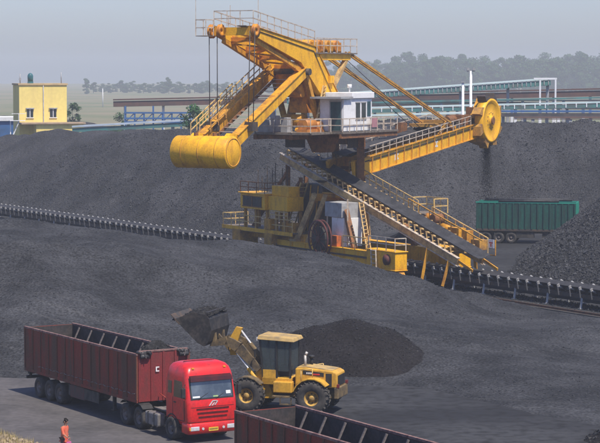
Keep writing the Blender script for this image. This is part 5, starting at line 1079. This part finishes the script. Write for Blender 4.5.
# bucket: profile in (x, z), floor from the hinge up to the lip
def bprof(t): return None
BW = 1.38
outer = [(HX + 1.72, 4.43), (HX + 0.55, HZ + 0.10), (HX + 0.22, HZ - 0.05), (HX - 0.02, HZ + 0.18), (HX - 0.16, HZ + 0.72), (HX - 0.06, HZ + 1.28), (HX + 0.12, HZ + 1.50)]
def shell(b):
    inn = [(x + dx, z + dz) for (x, z), (dx, dz) in zip(outer, [(-0.05, 0.05), (-0.03, 0.07), (0.02, 0.08), (0.07, 0.03), (0.07, 0.0), (0.07, -0.02), (0.05, -0.03)])]
    for k in range(len(outer) - 1):
        b.hexa([(outer[k][0], -BW, outer[k][1]), (outer[k + 1][0], -BW, outer[k + 1][1]), (outer[k + 1][0], BW, outer[k + 1][1]), (outer[k][0], BW, outer[k][1]), (inn[k][0], -BW, inn[k][1]), (inn[k + 1][0], -BW, inn[k + 1][1]), (inn[k + 1][0], BW, inn[k + 1][1]), (inn[k][0], BW, inn[k][1])])
bk = LP('bucket', BUCK, shell)
for s in (-1, 1):
    LP('bucket_side', BUCK, lambda b: b.prism(outer + [(HX + 0.75, HZ + 1.62)], lambda p, k: (p[0], s * BW + (0.0, s * 0.05)[k], p[1])), bk)
    LP('bucket_bracket', LDIRT, lambda b: b.prism([(HX - 0.18, HZ - 0.1), (HX + 0.15, HZ - 0.12), (HX + 0.05, HZ + 0.55), (HX - 0.12, HZ + 0.55)], lambda p, k: (p[0], s * 0.62 + (-0.13, 0.13)[k], p[1])), bk)
LP('cutting_edge', DSTEEL, lambda b: b.hexa([(HX + 1.5, -BW - 0.06, 4.17), (HX + 1.95, -BW - 0.06, 4.65), (HX + 1.95, BW + 0.06, 4.65), (HX + 1.5, BW + 0.06, 4.17), (HX + 1.45, -BW - 0.06, 4.22), (HX + 1.93, -BW - 0.06, 4.68), (HX + 1.93, BW + 0.06, 4.68), (HX + 1.45, BW + 0.06, 4.22)]), bk)
LP('spill_guard', BUCK, lambda b: b.box((HX + 0.02, -BW, HZ + 1.5), (HX + 0.14, BW, HZ + 1.62)), bk)
# coal in the bucket
nx, ny = 26, 40
X, Y = np.meshgrid(np.linspace(HX - 0.05, HX + 1.85, nx), np.linspace(-BW + 0.02, BW - 0.02, ny)); u = (X - HX + 0.05) / 1.9
Z = HZ + 1.28 + 0.42 * np.sin(np.clip(u * 1.05 + 0.12, 0, 1) * math.pi) ** 0.8 * (1 - 0.55 * (Y / BW) ** 2) - 0.05 * u + 0.14 * fbm(X, Y, 0.6, 171, 3)
idx = np.arange(nx * ny).reshape(ny, nx); q = np.stack([idx[:-1, :-1], idx[:-1, 1:], idx[1:, 1:], idx[1:, :-1]], -1).reshape(-1, 4)
V = np.stack([X.ravel(), Y.ravel(), Z.ravel()], -1)
cl = fast_mesh('coal_load', V, q, LOAD, True); cl.location = ld.location; cl.rotation_euler = ld.rotation_euler
tag(cl, 'heap of black coal carried in the raised loader bucket', 'coal')
k = rs.integers(0, len(V), 350); lumps('loose_lumps', V[k], 0.03 + 0.06 * rs.random(350) ** 2, LUMPD, cl, 173)

# ------------------------------------------------------------------ yellow building behind the stockpile
CREAM = mat('pale_yellow_render', (0.84, 0.67, 0.21), 0.9, col2=(0.68, 0.53, 0.19), scale=0.5, lo=0.4, hi=0.75, streak=(1, 1, 0.3), fine=(2, 0.05))
bd = tag(empty('building', (-39.8, 332, 0), R(15)), 'pale yellow flat roofed building with two windows and a roof tank beyond the stockpile', 'building')
def DP(name, m, fn, parent=bd, bevel=0.0):
    b = MB(); fn(b); return b.build(name, m, parent, bevel)
DP('wall', CREAM, lambda b: b.box((-3.7, 0.0, 0.0), (3.7, 7.2, 14.6)))
rf = DP('parapet', mat('roof_edge', (0.55, 0.40, 0.2), 0.9, col2=(0.4, 0.3, 0.17), scale=1), lambda b: b.box((-3.85, -0.15, 14.45), (3.85, 7.35, 14.72)))
for x in (-2.05, 1.55):
    w = DP('window', WIN, lambda b: b.box((x - 0.5, -0.04, 9.5), (x + 0.5, 0.02, 10.75)))
    DP('mullion', WHITE, lambda b: b.box((x - 0.05, -0.07, 9.5), (x + 0.05, -0.045, 10.75)), w)
    DP('lintel', GREYP, lambda b: b.box((x - 0.65, -0.25, 10.78), (x + 0.65, -0.0, 10.95)), w)
    DP('sill', WHITE, lambda b: b.box((x - 0.6, -0.15, 9.36), (x + 0.6, -0.0, 9.46)), w)
DP('down_pipe', GREYP, lambda b: b.cyl((0.05, -0.1, 0), (0.05, -0.1, 14.4), 0.07, 8))
DP('annex', CREAM, lambda b: b.box((-1.6, -3.6, 0), (5.8, -0.05, 8.5)))
DP('annex_roof', mat('tan_slab', (0.40, 0.30, 0.2), 0.9, col2=(0.3, 0.22, 0.15), scale=1), lambda b: b.box((-3.9, -4.0, 8.5), (6.0, -0.05, 8.72)))
tnk = DP('roof_tank', mat('teal_tank', (0.03, 0.14, 0.16), 0.5, col2=(0.02, 0.08, 0.1), scale=2), lambda b: (b.lathe((-1.6, 2.5, 15.0), (0, 0, 1), [(0, 0), (0, 0.42), (0.9, 0.45), (1.2, 0.3), (1.35, 0.0)], 16), b.box((-2.0, 2.1, 14.7), (-1.2, 2.9, 15.0))))
DP('roof_mast', GREYP, lambda b: (b.cyl((-3.4, 1.0, 14.7), (-3.4, 1.0, 16.2), 0.08, 6), b.box((-3.55, 0.9, 15.2), (-3.25, 1.1, 15.5))))
DP('roof_mast', GREYP, lambda b: (b.cyl((3.0, 1.0, 14.7), (3.0, 1.0, 16.4), 0.07, 6)))
DP('outside_stair', WHITE, lambda b: (b.beam((-5.2, -1.0, 6.0), (-3.9, -1.0, 9.0), 0.1), b.beam((-5.2, -1.6, 6.0), (-3.9, -1.6, 9.0), 0.1), b.beam((-5.4, -1.3, 9.0), (-3.0, -1.3, 9.0), 0.9, 0.1), b.beam((-5.2, -0.9, 0), (-5.2, -0.9, 9.0), 0.15), b.beam((-4.1, -2.4, 9.0), (-4.1, -2.4, 10.1), 0.08), b.beam((-5.2, -2.4, 10.1), (-3.0, -2.4, 10.1), 0.08)))

# ------------------------------------------------------------------ conveyor galleries and pipes behind the yard
TEALW = mat('white_teal_roof', (0.62, 0.74, 0.72), 0.5, col2=(0.48, 0.62, 0.6), scale=0.3, lo=0.4, hi=0.7)
TEAL = mat('teal_cladding', (0.07, 0.22, 0.21), 0.7, col2=(0.10, 0.13, 0.12), scale=0.5, lo=0.4, hi=0.7)
BROWN = mat('brown_gallery', (0.16, 0.09, 0.07), 0.8, col2=(0.10, 0.075, 0.065), scale=0.5)
DGAL = mat('dark_gallery', (0.055, 0.055, 0.06), 0.8, col2=(0.1, 0.085, 0.08), scale=0.6)
BLUE = mat('blue_steel', (0.04, 0.13, 0.33), 0.6, col2=(0.04, 0.1, 0.22), scale=0.6)
WBLUE = mat('pale_blue_sheet', (0.5, 0.58, 0.66), 0.6, col2=(0.4, 0.47, 0.5), scale=0.5)
def gallery(name, label, x0, z0, x1, z1, y0, y1, h, roof, wall, legm, legs, w=2.6, rail=None, ribs=0, over=0.3):
    """an inclined covered conveyor from (x0,y0) to (x1,y1); z = roof height"""
    g = tag(empty(name, ((x0 + x1) / 2, (y0 + y1) / 2, 0)), label, 'gallery')
    cx, cy = (x0 + x1) / 2, (y0 + y1) / 2
    a = Vector((x0 - cx, y0 - cy, z0)); b_ = Vector((x1 - cx, y1 - cy, z1))
    m = MB(); m.beam(a - Vector((0, 0, h / 2 + 0.2)), b_ - Vector((0, 0, h / 2 + 0.2)), w, h - 0.4); m.build('wall', wall, g)
    m = MB(); m.beam(a - Vector((0, 0, 0.12)), b_ - Vector((0, 0, 0.12)), w + over, 0.24); m.build('roof', roof, g)
    d = b_ - a
    for t in legs:
        p = a + d * t; m = MB()
        m.beam(p - Vector((0, 0, h)), Vector((p.x, p.y, 0)), 0.42, 0.42); m.build('trestle_leg', legm, g)
    if ribs:
        sd = d.cross(Vector((0, 0, 1))).normalized()
        m = MB(); m.beam(Vector((0, 0, -0.2)) + sd * (w / 2 + 0.02), Vector((0, 0, -h + 0.1)) + sd * (w / 2 + 0.02), 0.14, 0.10)
        r0 = m.build('wall_rib', legm, g)
        for i in range(ribs):
            p = a + d * ((i + 0.5) / ribs); o = r0 if i == 0 else inst(r0, g); o.location = p
    return g
gallery('conveyor_gallery', 'long brown conveyor gallery crossing the far background on piers', -32, 11.8, 52, 13.9, 372, 352, 1.35, BROWN, BROWN, WHITE, (0.02, 0.1, 0.2, 0.33, 0.47, 0.62, 0.72, 0.80, 0.88, 0.95))
gallery('conveyor_gallery', 'covered gallery with a bright teal white roof, ending behind the bucket wheel', -2, 12.6, 39.2, 15.55, 338, 336, 1.15, TEALW, TEAL, GREYP, (0.08, 0.3, 0.5, 0.66, 0.84, 0.99), ribs=60)
gallery('conveyor_gallery', 'low gallery with a pale roof beside the yellow building', -31.5, 9.0, -13.0, 10.1, 300, 296, 0.95, WBLUE, TEAL, WHITE, (0.1, 0.42, 0.75, 0.97))
gallery('conveyor_gallery', 'dark lower gallery just under the teal roofed one', 2, 12.2, 60, 12.0, 346, 340, 1.5, DGAL, DGAL, GREYP, (0.1, 0.4, 0.7, 0.9))
gallery('pipe_bridge', 'teal pipe bridge at the far right behind the coal', 8.5, 11.2, 54, 12.35, 322, 318, 0.9, TEALW, TEAL, WHITE, (0.06, 0.13, 0.2, 0.3, 0.38, 0.46, 0.52, 0.6, 0.66, 0.74, 0.82, 0.9, 0.97), w=1.6, over=0.1, ribs=30)
gallery('pipe_bridge', 'dark blue pipe bridge, lowest of those behind the bucket wheel', 28, 10.9, 54, 10.95, 312, 308, 0.9, BLUE, DGAL, GREYP, (0.06, 0.18, 0.3, 0.42, 0.54, 0.66, 0.78, 0.9), w=1.6, over=0.1)
gallery('pipe_bridge', 'thin grey pipe bridge showing below the boom stays', 6, 10.3, 26, 10.9, 305, 305, 0.6, TEALW, GREYP, GREYP, (0.1, 0.4, 0.7, 0.95), w=1.2, over=0.1)
gallery('pipe_bridge', 'faint green pipe bridge highest behind the boom stays, under the brown gallery', 4, 11.75, 56, 12.9, 330, 328, 0.35, TEAL, TEAL, GREYP, (0.1, 0.22, 0.34, 0.46, 0.58, 0.7, 0.82, 0.94), w=0.8, over=0.1)
gallery('pipe_bridge', 'slim brown pipe run at the far right just above the coal', 30, 10.25, 56, 10.3, 300, 298, 0.3, BROWN, BROWN, GREYP, (0.1, 0.3, 0.5, 0.7, 0.9), w=0.6, over=0.1)
# white end frame of the teal roofed gallery
ef = tag(empty('steel_portal', (38.6, 334, 0)), 'white steel portal frame at the end of the teal roofed gallery', 'frame')
for x in (-1.2, 1.2):
    m = MB(); m.box((x - 0.13, -0.13, 0), (x + 0.13, 0.13, 15.3)); m.build('post', WHITE, ef)
m = MB(); m.box((-2.2, -0.14, 15.3), (1.4, 0.14, 15.58)); m.build('lintel', WHITE, ef)
# blue steel trestle
bt = tag(empty('steel_trestle', (-23, 346, 0)), 'blue lattice steel trestle below the brown gallery near the yellow building', 'trestle')
for i in range(8):
    x = -5.2 + i * 1.5; m = MB(); m.box((x - 0.13, -0.13, 0), (x + 0.13, 0.13, 11.0 if i in (0, 3, 7) else 9.9)); m.build('post', BLUE, bt)
for z in (8.4, 9.0, 9.9):
    m = MB(); m.box((-5.4, -0.2, z - 0.14), (5.6, -0.02 + (0.1 if z == 9.0 else 0), z + 0.14)); m.build('rail', BLUE, bt)
for i in range(7):
    x = -5.2 + i * 1.5; m = MB(); m.beam((x, 0.05, 8.4), (x + 1.5, 0.05, 9.9), 0.14); m.build('brace', BLUE, bt)
bs = tag(empty('storage_shed', (-48, 350, 0)), 'low blue and white shed at the left edge behind the coal', 'shed')
m = MB(); m.box((-12, -4, 0), (3.0, 4, 8.6)); m.build('wall', BLUE, bs)
m = MB(); m.box((-12.3, -4.3, 8.6), (3.3, 4.3, 9.2)); m.build('roof', WHITE, bs)
# lamp posts
def lamp_post(x, y, h, label, heads=True):
    t = tag(empty('lamp_post', (x, y, 0)), label, 'lamp post')
    m = MB(); m.cyl((0, 0, 0), (0, 0, h), 0.26, 10, 0.17); m.build('pole', WHITE, t)
    if heads:
        m = MB(); m.box((-0.55, -0.1, h - 0.05), (0.55, 0.1, h + 0.08)); m.build('crossarm', GREYP, t)
        for s in (-1, 1): m = MB(); m.box((s * 0.42 - 0.18, -0.35, h + 0.08), (s * 0.42 + 0.18, 0.1, h + 0.45)); m.build('lamp_head', GREYP, t)
    else:
        m = MB(); m.box((-0.3, -0.3, h), (0.3, 0.3, h + 0.12)); m.build('cap', GREYP, t)
lamp_post(23.9, 300, 16.6, 'tall white floodlight post standing beside the bucket wheel')
lamp_post(22.8, 300, 15.0, 'plain white post without lamps next to the floodlight post', False)
lamp_post(-92, 1000, 9, 'faint thin mast far off in the fields beyond the yellow building', False)

# ------------------------------------------------------------------ trees
def leaf_mat(name, c1, c2):
    return mat(name, c1, 0.85, col2=c2, scale=0.35, lo=0.35, hi=0.65, spec=0.2)
LEAF = leaf_mat('tree_leaves', (0.050, 0.105, 0.034), (0.030, 0.060, 0.022))
LEAF2 = leaf_mat('bush_leaves', (0.05, 0.13, 0.04), (0.03, 0.08, 0.03))
BARK = mat('bark', (0.10, 0.075, 0.055), 0.9, col2=(0.06, 0.05, 0.04), scale=2)
def crown_mesh(seed, h, rad, n, leaf, low=0.28):
    r = np.random.default_rng(seed); nc = 22
    cz = h * (low + (0.95 - low) * r.random(nc)); t = (cz / h - low) / (1 - low)
    env = rad * np.sqrt(np.clip(1 - (t * 2 - 0.85) ** 2 / 1.6, 0.12, 1))
    a = r.random(nc) * 6.28; rr = env * np.sqrt(r.random(nc)) * 0.8
    cx, cy, cr = rr * np.cos(a), rr * np.sin(a), rad * (0.25 + 0.28 * r.random(nc))
    k = r.integers(0, nc, n); d = r.normal(0, 1, (n, 3)); d /= np.linalg.norm(d, axis=1)[:, None]
    P = np.stack([cx[k], cy[k], cz[k]], -1) + d * (cr[k] * r.random(n) ** 0.4)[:, None] * (1, 1, 0.8)
    u = r.normal(0, 1, (n, 3)); u /= np.linalg.norm(u, axis=1)[:, None]; w = np.cross(u, d); w /= np.linalg.norm(w, axis=1)[:, None] + 1e-9
    s = (leaf * (0.5 + r.random(n)))[:, None]
    V = np.stack([P - u * s, P - w * s * 0.6, P + u * s, P + w * s * 0.6], 1).reshape(-1, 3)
    F = np.arange(4 * n).reshape(n, 4)
    return V, F
def trunk_mb(h, rad, seed):
    r = random.Random(seed); b = MB()
    b.cyl((0, 0, -0.1), (0.1, 0, h * 0.45), rad, 8, rad * 0.6); b.cyl((0.1, 0, h * 0.45), (0, 0.1, h * 0.85), rad * 0.6, 7, rad * 0.15)
    for i in range(6):
        a = r.random() * 6.28; z = h * (0.28 + 0.07 * i); l = h * 0.2
        b.cyl((0.08, 0, z), (l * math.cos(a), l * math.sin(a), z + l * 0.7), rad * 0.35, 6, rad * 0.1)
    return b
protos = []
for i in range(5):
    e = empty('tree'); h = (20, 18.5, 21, 17, 19.5)[i]
    V, F = crown_mesh(200 + i, h, (5.4, 5.0, 4.6, 5.6, 6.0)[i], 5200, 0.46, 0.08)
    fast_mesh('crown', V, F, LEAF, False, e); trunk_mb(h, 0.32, i).build('trunk', BARK, e)
    protos.append(e)
used = set()
def tree(i, x, y, sc, label, group=None, wide=1.0):
    if i in used: t = copy_tree(protos[i])
    else: t = protos[i]; used.add(i)
    t.location = (x, y, 0); t.rotation_euler = (0, 0, random.random() * 6.28); t.scale = (sc * wide * random.uniform(0.9, 1.2), sc * wide * random.uniform(0.9, 1.2), sc)
    return tag(t, label, 'tree', group)
rt = random.Random(99)
n = 0
for row, (y0, cnt, lab) in enumerate(((1640, 28, 'hazy tree in the front row of the wood on the skyline behind the boom'), (1730, 29, 'hazy tree in the second row of the wood on the skyline behind the boom'), (1830, 30, 'hazy tree in the back row of the wood on the skyline behind the boom'))):
    for i in range(cnt):
        u = -10 + (i + rt.uniform(-0.35, 0.35)) * 335 / (cnt - 1); y = y0 + rt.uniform(-15, 15)
        sc = (1.30, 1.46, 1.58)[row] * rt.uniform(0.86, 1.10) * np.interp(u, [-10, 60, 110, 320], [0.72, 0.85, 0.98, 1.02])
        tree(n % 5, u * y / 2140, y, sc, lab, ('front', 'second', 'back')[row] + ' row of the wood behind the boom', 1.15); n += 1
for i in range(44):
    u = -205 + (i + rt.uniform(-0.4, 0.4)) * 4.9; y = 1700 + rt.uniform(-60, 80)
    tree(n % 5, u * y / 2140, y, rt.uniform(0.34, 0.50), 'faint hazy tree in the low treeline across the far fields', 'low treeline across the far fields', 1.7); n += 1
for u, y, sc, lb in ((-213, 1600, 0.62, 'lone taller tree standing on the fields beyond the yellow building'), (-131, 1600, 0.62, 'tallest tree rising out of the far left treeline'), (-270, 1450, 0.5, 'small hazy tree behind the left end of the yellow building'), (-178, 420, 0.42, 'dark shrubby tree at the end of the brown gallery')):
    tree(n % 5, u * y / 2140, y, sc, lb); n += 1
e = empty('tree', (-14.6, 292, 0)); V, F = crown_mesh(300, 12.6, 2.3, 3800, 0.16, 0.35); fast_mesh('crown', V, F, LEAF2, False, e); trunk_mb(12.6, 0.2, 9).build('trunk', BARK, e)
tag(e, 'bright green bushy tree behind the stockpile, left of the counterweight', 'tree')
e = empty('tree', (-44.6, 420, 0)); V, F = crown_mesh(301, 10.5, 2.2, 1500, 0.2, 0.35); fast_mesh('crown', V, F, LEAF, False, e); trunk_mb(10.5, 0.2, 10).build('trunk', BARK, e)
tag(e, 'dark tree right behind the yellow building', 'tree')

# ------------------------------------------------------------------ walking person at the bottom edge
SKIN = mat('skin', (0.36, 0.19, 0.12), 0.6, col2=(0.30, 0.15, 0.10), scale=6)
SHIRT = mat('orange_red_cloth', (0.55, 0.09, 0.05), 0.85, col2=(0.62, 0.20, 0.12), scale=5, lo=0.4, hi=0.7)
TROUS = mat('dark_trousers', (0.06, 0.05, 0.055), 0.85, col2=(0.1, 0.08, 0.08), scale=5)
HAIR = mat('black_hair', (0.012, 0.011, 0.011), 0.6, col2=(0.025, 0.022, 0.02), scale=12)
def skinned(name, m, verts, edges, radii, parent, root=0, sub=2):
    me = bpy.data.meshes.new(name); me.from_pydata(verts, edges, []); me.update()
    o = bpy.data.objects.new(name, me); ROOT.objects.link(o); me.materials.append(m)
    if parent: o.parent = parent
    sk = o.modifiers.new('skin', 'SKIN'); sk.use_smooth_shade = True
    for i, r_ in enumerate(radii):
        me.skin_vertices[0].data[i].radius = r_ if isinstance(r_, tuple) else (r_, r_); me.skin_vertices[0].data[i].use_root = (i == root)
    s = o.modifiers.new('sub', 'SUBSURF'); s.levels = sub; s.render_levels = sub
    return o
pv = [(0, 0, 0.92), (0.01, 0, 1.12), (0.03, 0, 1.34), (0.05, 0, 1.45), (0.07, 0, 1.53), (0.09, 0, 1.62), (0.095, 0, 1.70),        # 0-6 pelvis .. crown of the head
      (0.03, 0.17, 1.38), (-0.06, 0.21, 1.13), (0.06, 0.21, 0.92), (0.09, 0.205, 0.84),                      # 7-10 left arm
      (0.03, -0.17, 1.38), (0.12, -0.21, 1.14), (0.30, -0.20, 1.02), (0.37, -0.195, 0.99),                    # 11-14 right arm, bent
      (0.02, 0.09, 0.86), (0.14, 0.10, 0.49), (0.02, 0.10, 0.09), (0.15, 0.11, 0.03),                         # 15-18 left leg
      (0.0, -0.09, 0.86), (-0.04, -0.10, 0.48), (-0.22, -0.10, 0.12), (-0.10, -0.11, 0.03)]                   # 19-22 right leg
pe = [(0, 1), (1, 2), (2, 3), (3, 4), (4, 5), (5, 6), (2, 7), (7, 8), (8, 9), (9, 10), (2, 11), (11, 12), (12, 13), (13, 14), (0, 15), (15, 16), (16, 17), (17, 18), (0, 19), (19, 20), (20, 21), (21, 22)]
pr_ = [(0.11, 0.14), (0.10, 0.13), (0.10, 0.15), 0.06, 0.055, (0.085, 0.075), (0.07, 0.065), 0.055, 0.04, 0.032, 0.035, 0.055, 0.04, 0.032, 0.035, 0.085, 0.058, 0.042, 0.035, 0.085, 0.058, 0.042, 0.035]
ps = empty('person', (-10.05, 90.4, 0.006), R(-35))
tag(ps, 'person with black hair in orange red clothes walking past the road edge', 'person')
skinned('body', SKIN, pv, pe, pr_, ps)
sv = [pv[i] for i in (0, 1, 2, 7, 8, 11, 12)] + [(0.04, 0, 1.43), (-0.01, 0, 0.80), (0.0, 0.212, 1.02), (0.2, -0.205, 1.08)]
skinned('shirt', SHIRT, sv, [(0, 1), (1, 2), (2, 3), (3, 4), (2, 5), (5, 6), (2, 7), (0, 8), (4, 9), (6, 10)], [(0.145, 0.18), (0.125, 0.16), (0.12, 0.175), 0.075, 0.062, 0.075, 0.062, (0.075, 0.09), (0.15, 0.185), 0.058, 0.058], ps)
tvv = [pv[0], pv[15], pv[16], (0.05, 0.10, 0.14), pv[19], pv[20], (-0.19, -0.10, 0.16)]
skinned('trousers', TROUS, tvv, [(0, 1), (1, 2), (2, 3), (0, 4), (4, 5), (5, 6)], [(0.13, 0.165), 0.105, 0.082, 0.07, 0.105, 0.082, 0.07], ps)
skinned('hair', HAIR, [(0.05, 0, 1.60), (0.07, 0, 1.67), (0.095, 0, 1.705), (0.03, 0, 1.54)], [(0, 1), (1, 2), (0, 3)], [0.078, 0.082, 0.07, 0.06], ps, 1)
m = MB()
m.lathe((0.185, 0, 1.615), (1, 0, -0.2), [(-0.02, 0.018), (0.01, 0.014), (0.022, 0.0)], 8); m.build('nose', SKIN, ps)
for s in (-1, 1):
    m = MB(); m.lathe((0.165, s * 0.032, 1.645), (1, 0, 0), [(-0.01, 0.012), (0.004, 0.010), (0.008, 0.0)], 8); m.build('eye', BLK, ps)
    m = MB(); m.lathe((0.085, s * 0.083, 1.62), (0, s, 0), [(-0.01, 0.02), (0.006, 0.03), (0.01, 0.0)], 8); m.build('ear', SKIN, ps)
for hp, dr_ in (((0.09, 0.205, 0.83), (0.25, 0, -1)), ((0.38, -0.195, 0.985), (1, 0, -0.25))):
    h0 = Vector(hp); d = Vector(dr_).normalized(); sd = Vector((0, 1, 0)); nn = d.cross(sd)
    fv = [tuple(h0)]; fe = []; fr = [0.03]
    for k, (o_, ln) in enumerate(((-0.027, 0.075), (-0.009, 0.088), (0.009, 0.083), (0.027, 0.066))):
        b0 = h0 + d * 0.055 + sd * o_; b1 = b0 + d * ln * 0.55 + nn * 0.008; b2 = b1 + d * ln * 0.4 + nn * 0.025
        i0 = len(fv); fv += [tuple(b0), tuple(b1), tuple(b2)]; fe += [(0, i0), (i0, i0 + 1), (i0 + 1, i0 + 2)]; fr += [0.012, 0.0095, 0.008]
    i0 = len(fv); fv += [tuple(h0 + d * 0.02 + sd * 0.04 + nn * 0.01), tuple(h0 + d * 0.06 + sd * 0.055 + nn * 0.03)]; fe += [(0, i0), (i0, i0 + 1)]; fr += [0.012, 0.009]
    skinned('hand', SKIN, fv, fe, fr, ps, 0, 1)
bag = MB()
bag.hexa([(-0.06, -0.16, -0.36), (0.06, -0.16, -0.36), (0.06, 0.16, -0.36), (-0.06, 0.16, -0.36), (-0.03, -0.13, 0), (0.03, -0.13, 0), (0.03, 0.13, 0), (-0.03, 0.13, 0)])
bo = bag.build('carrier_bag', mat('pink_plastic', (0.5, 0.12, 0.28), 0.5, col2=(0.4, 0.1, 0.25), scale=8), bevel=0.02)
hm = MB(); hm.path([(0, -0.08, 0), (0, -0.03, 0.14), (0, 0.03, 0.14), (0, 0.08, 0)], 0.008); hm.build('handle', MATS['pink_plastic'], bo)
bo.matrix_world = Matrix.Translation((-10.05, 90.4, 0)) @ Matrix.Rotation(R(-35), 4, 'Z') @ Matrix.Translation((0.42, -0.195, 0.84))
tag(bo, 'small pink bag held by the walking person', 'bag')

# ------------------------------------------------------------------ haze
HZ_ = bpy.data.materials.new('thin_haze'); HZ_.use_nodes = True
nt = HZ_.node_tree
for nd in list(nt.nodes):
    if nd.type != 'OUTPUT_MATERIAL': nt.nodes.remove(nd)
pvn = nt.nodes.new('ShaderNodeVolumePrincipled')
pvn.inputs['Color'].default_value = (0.68, 0.735, 0.82, 1)
pvn.inputs['Density'].default_value = 0.00040
pvn.inputs['Anisotropy'].default_value = 0.0
out = [nd for nd in nt.nodes if nd.type == 'OUTPUT_MATERIAL'][0]
nt.links.new(pvn.outputs[0], out.inputs['Volume'])
m = MB(); m.box((-3000, -60, -1), (3000, 3100, 38)); hz = m.build('haze', HZ_); hz['kind'] = 'stuff'
tag(hz, 'pale blue grey haze filling the air over the yard', 'haze')
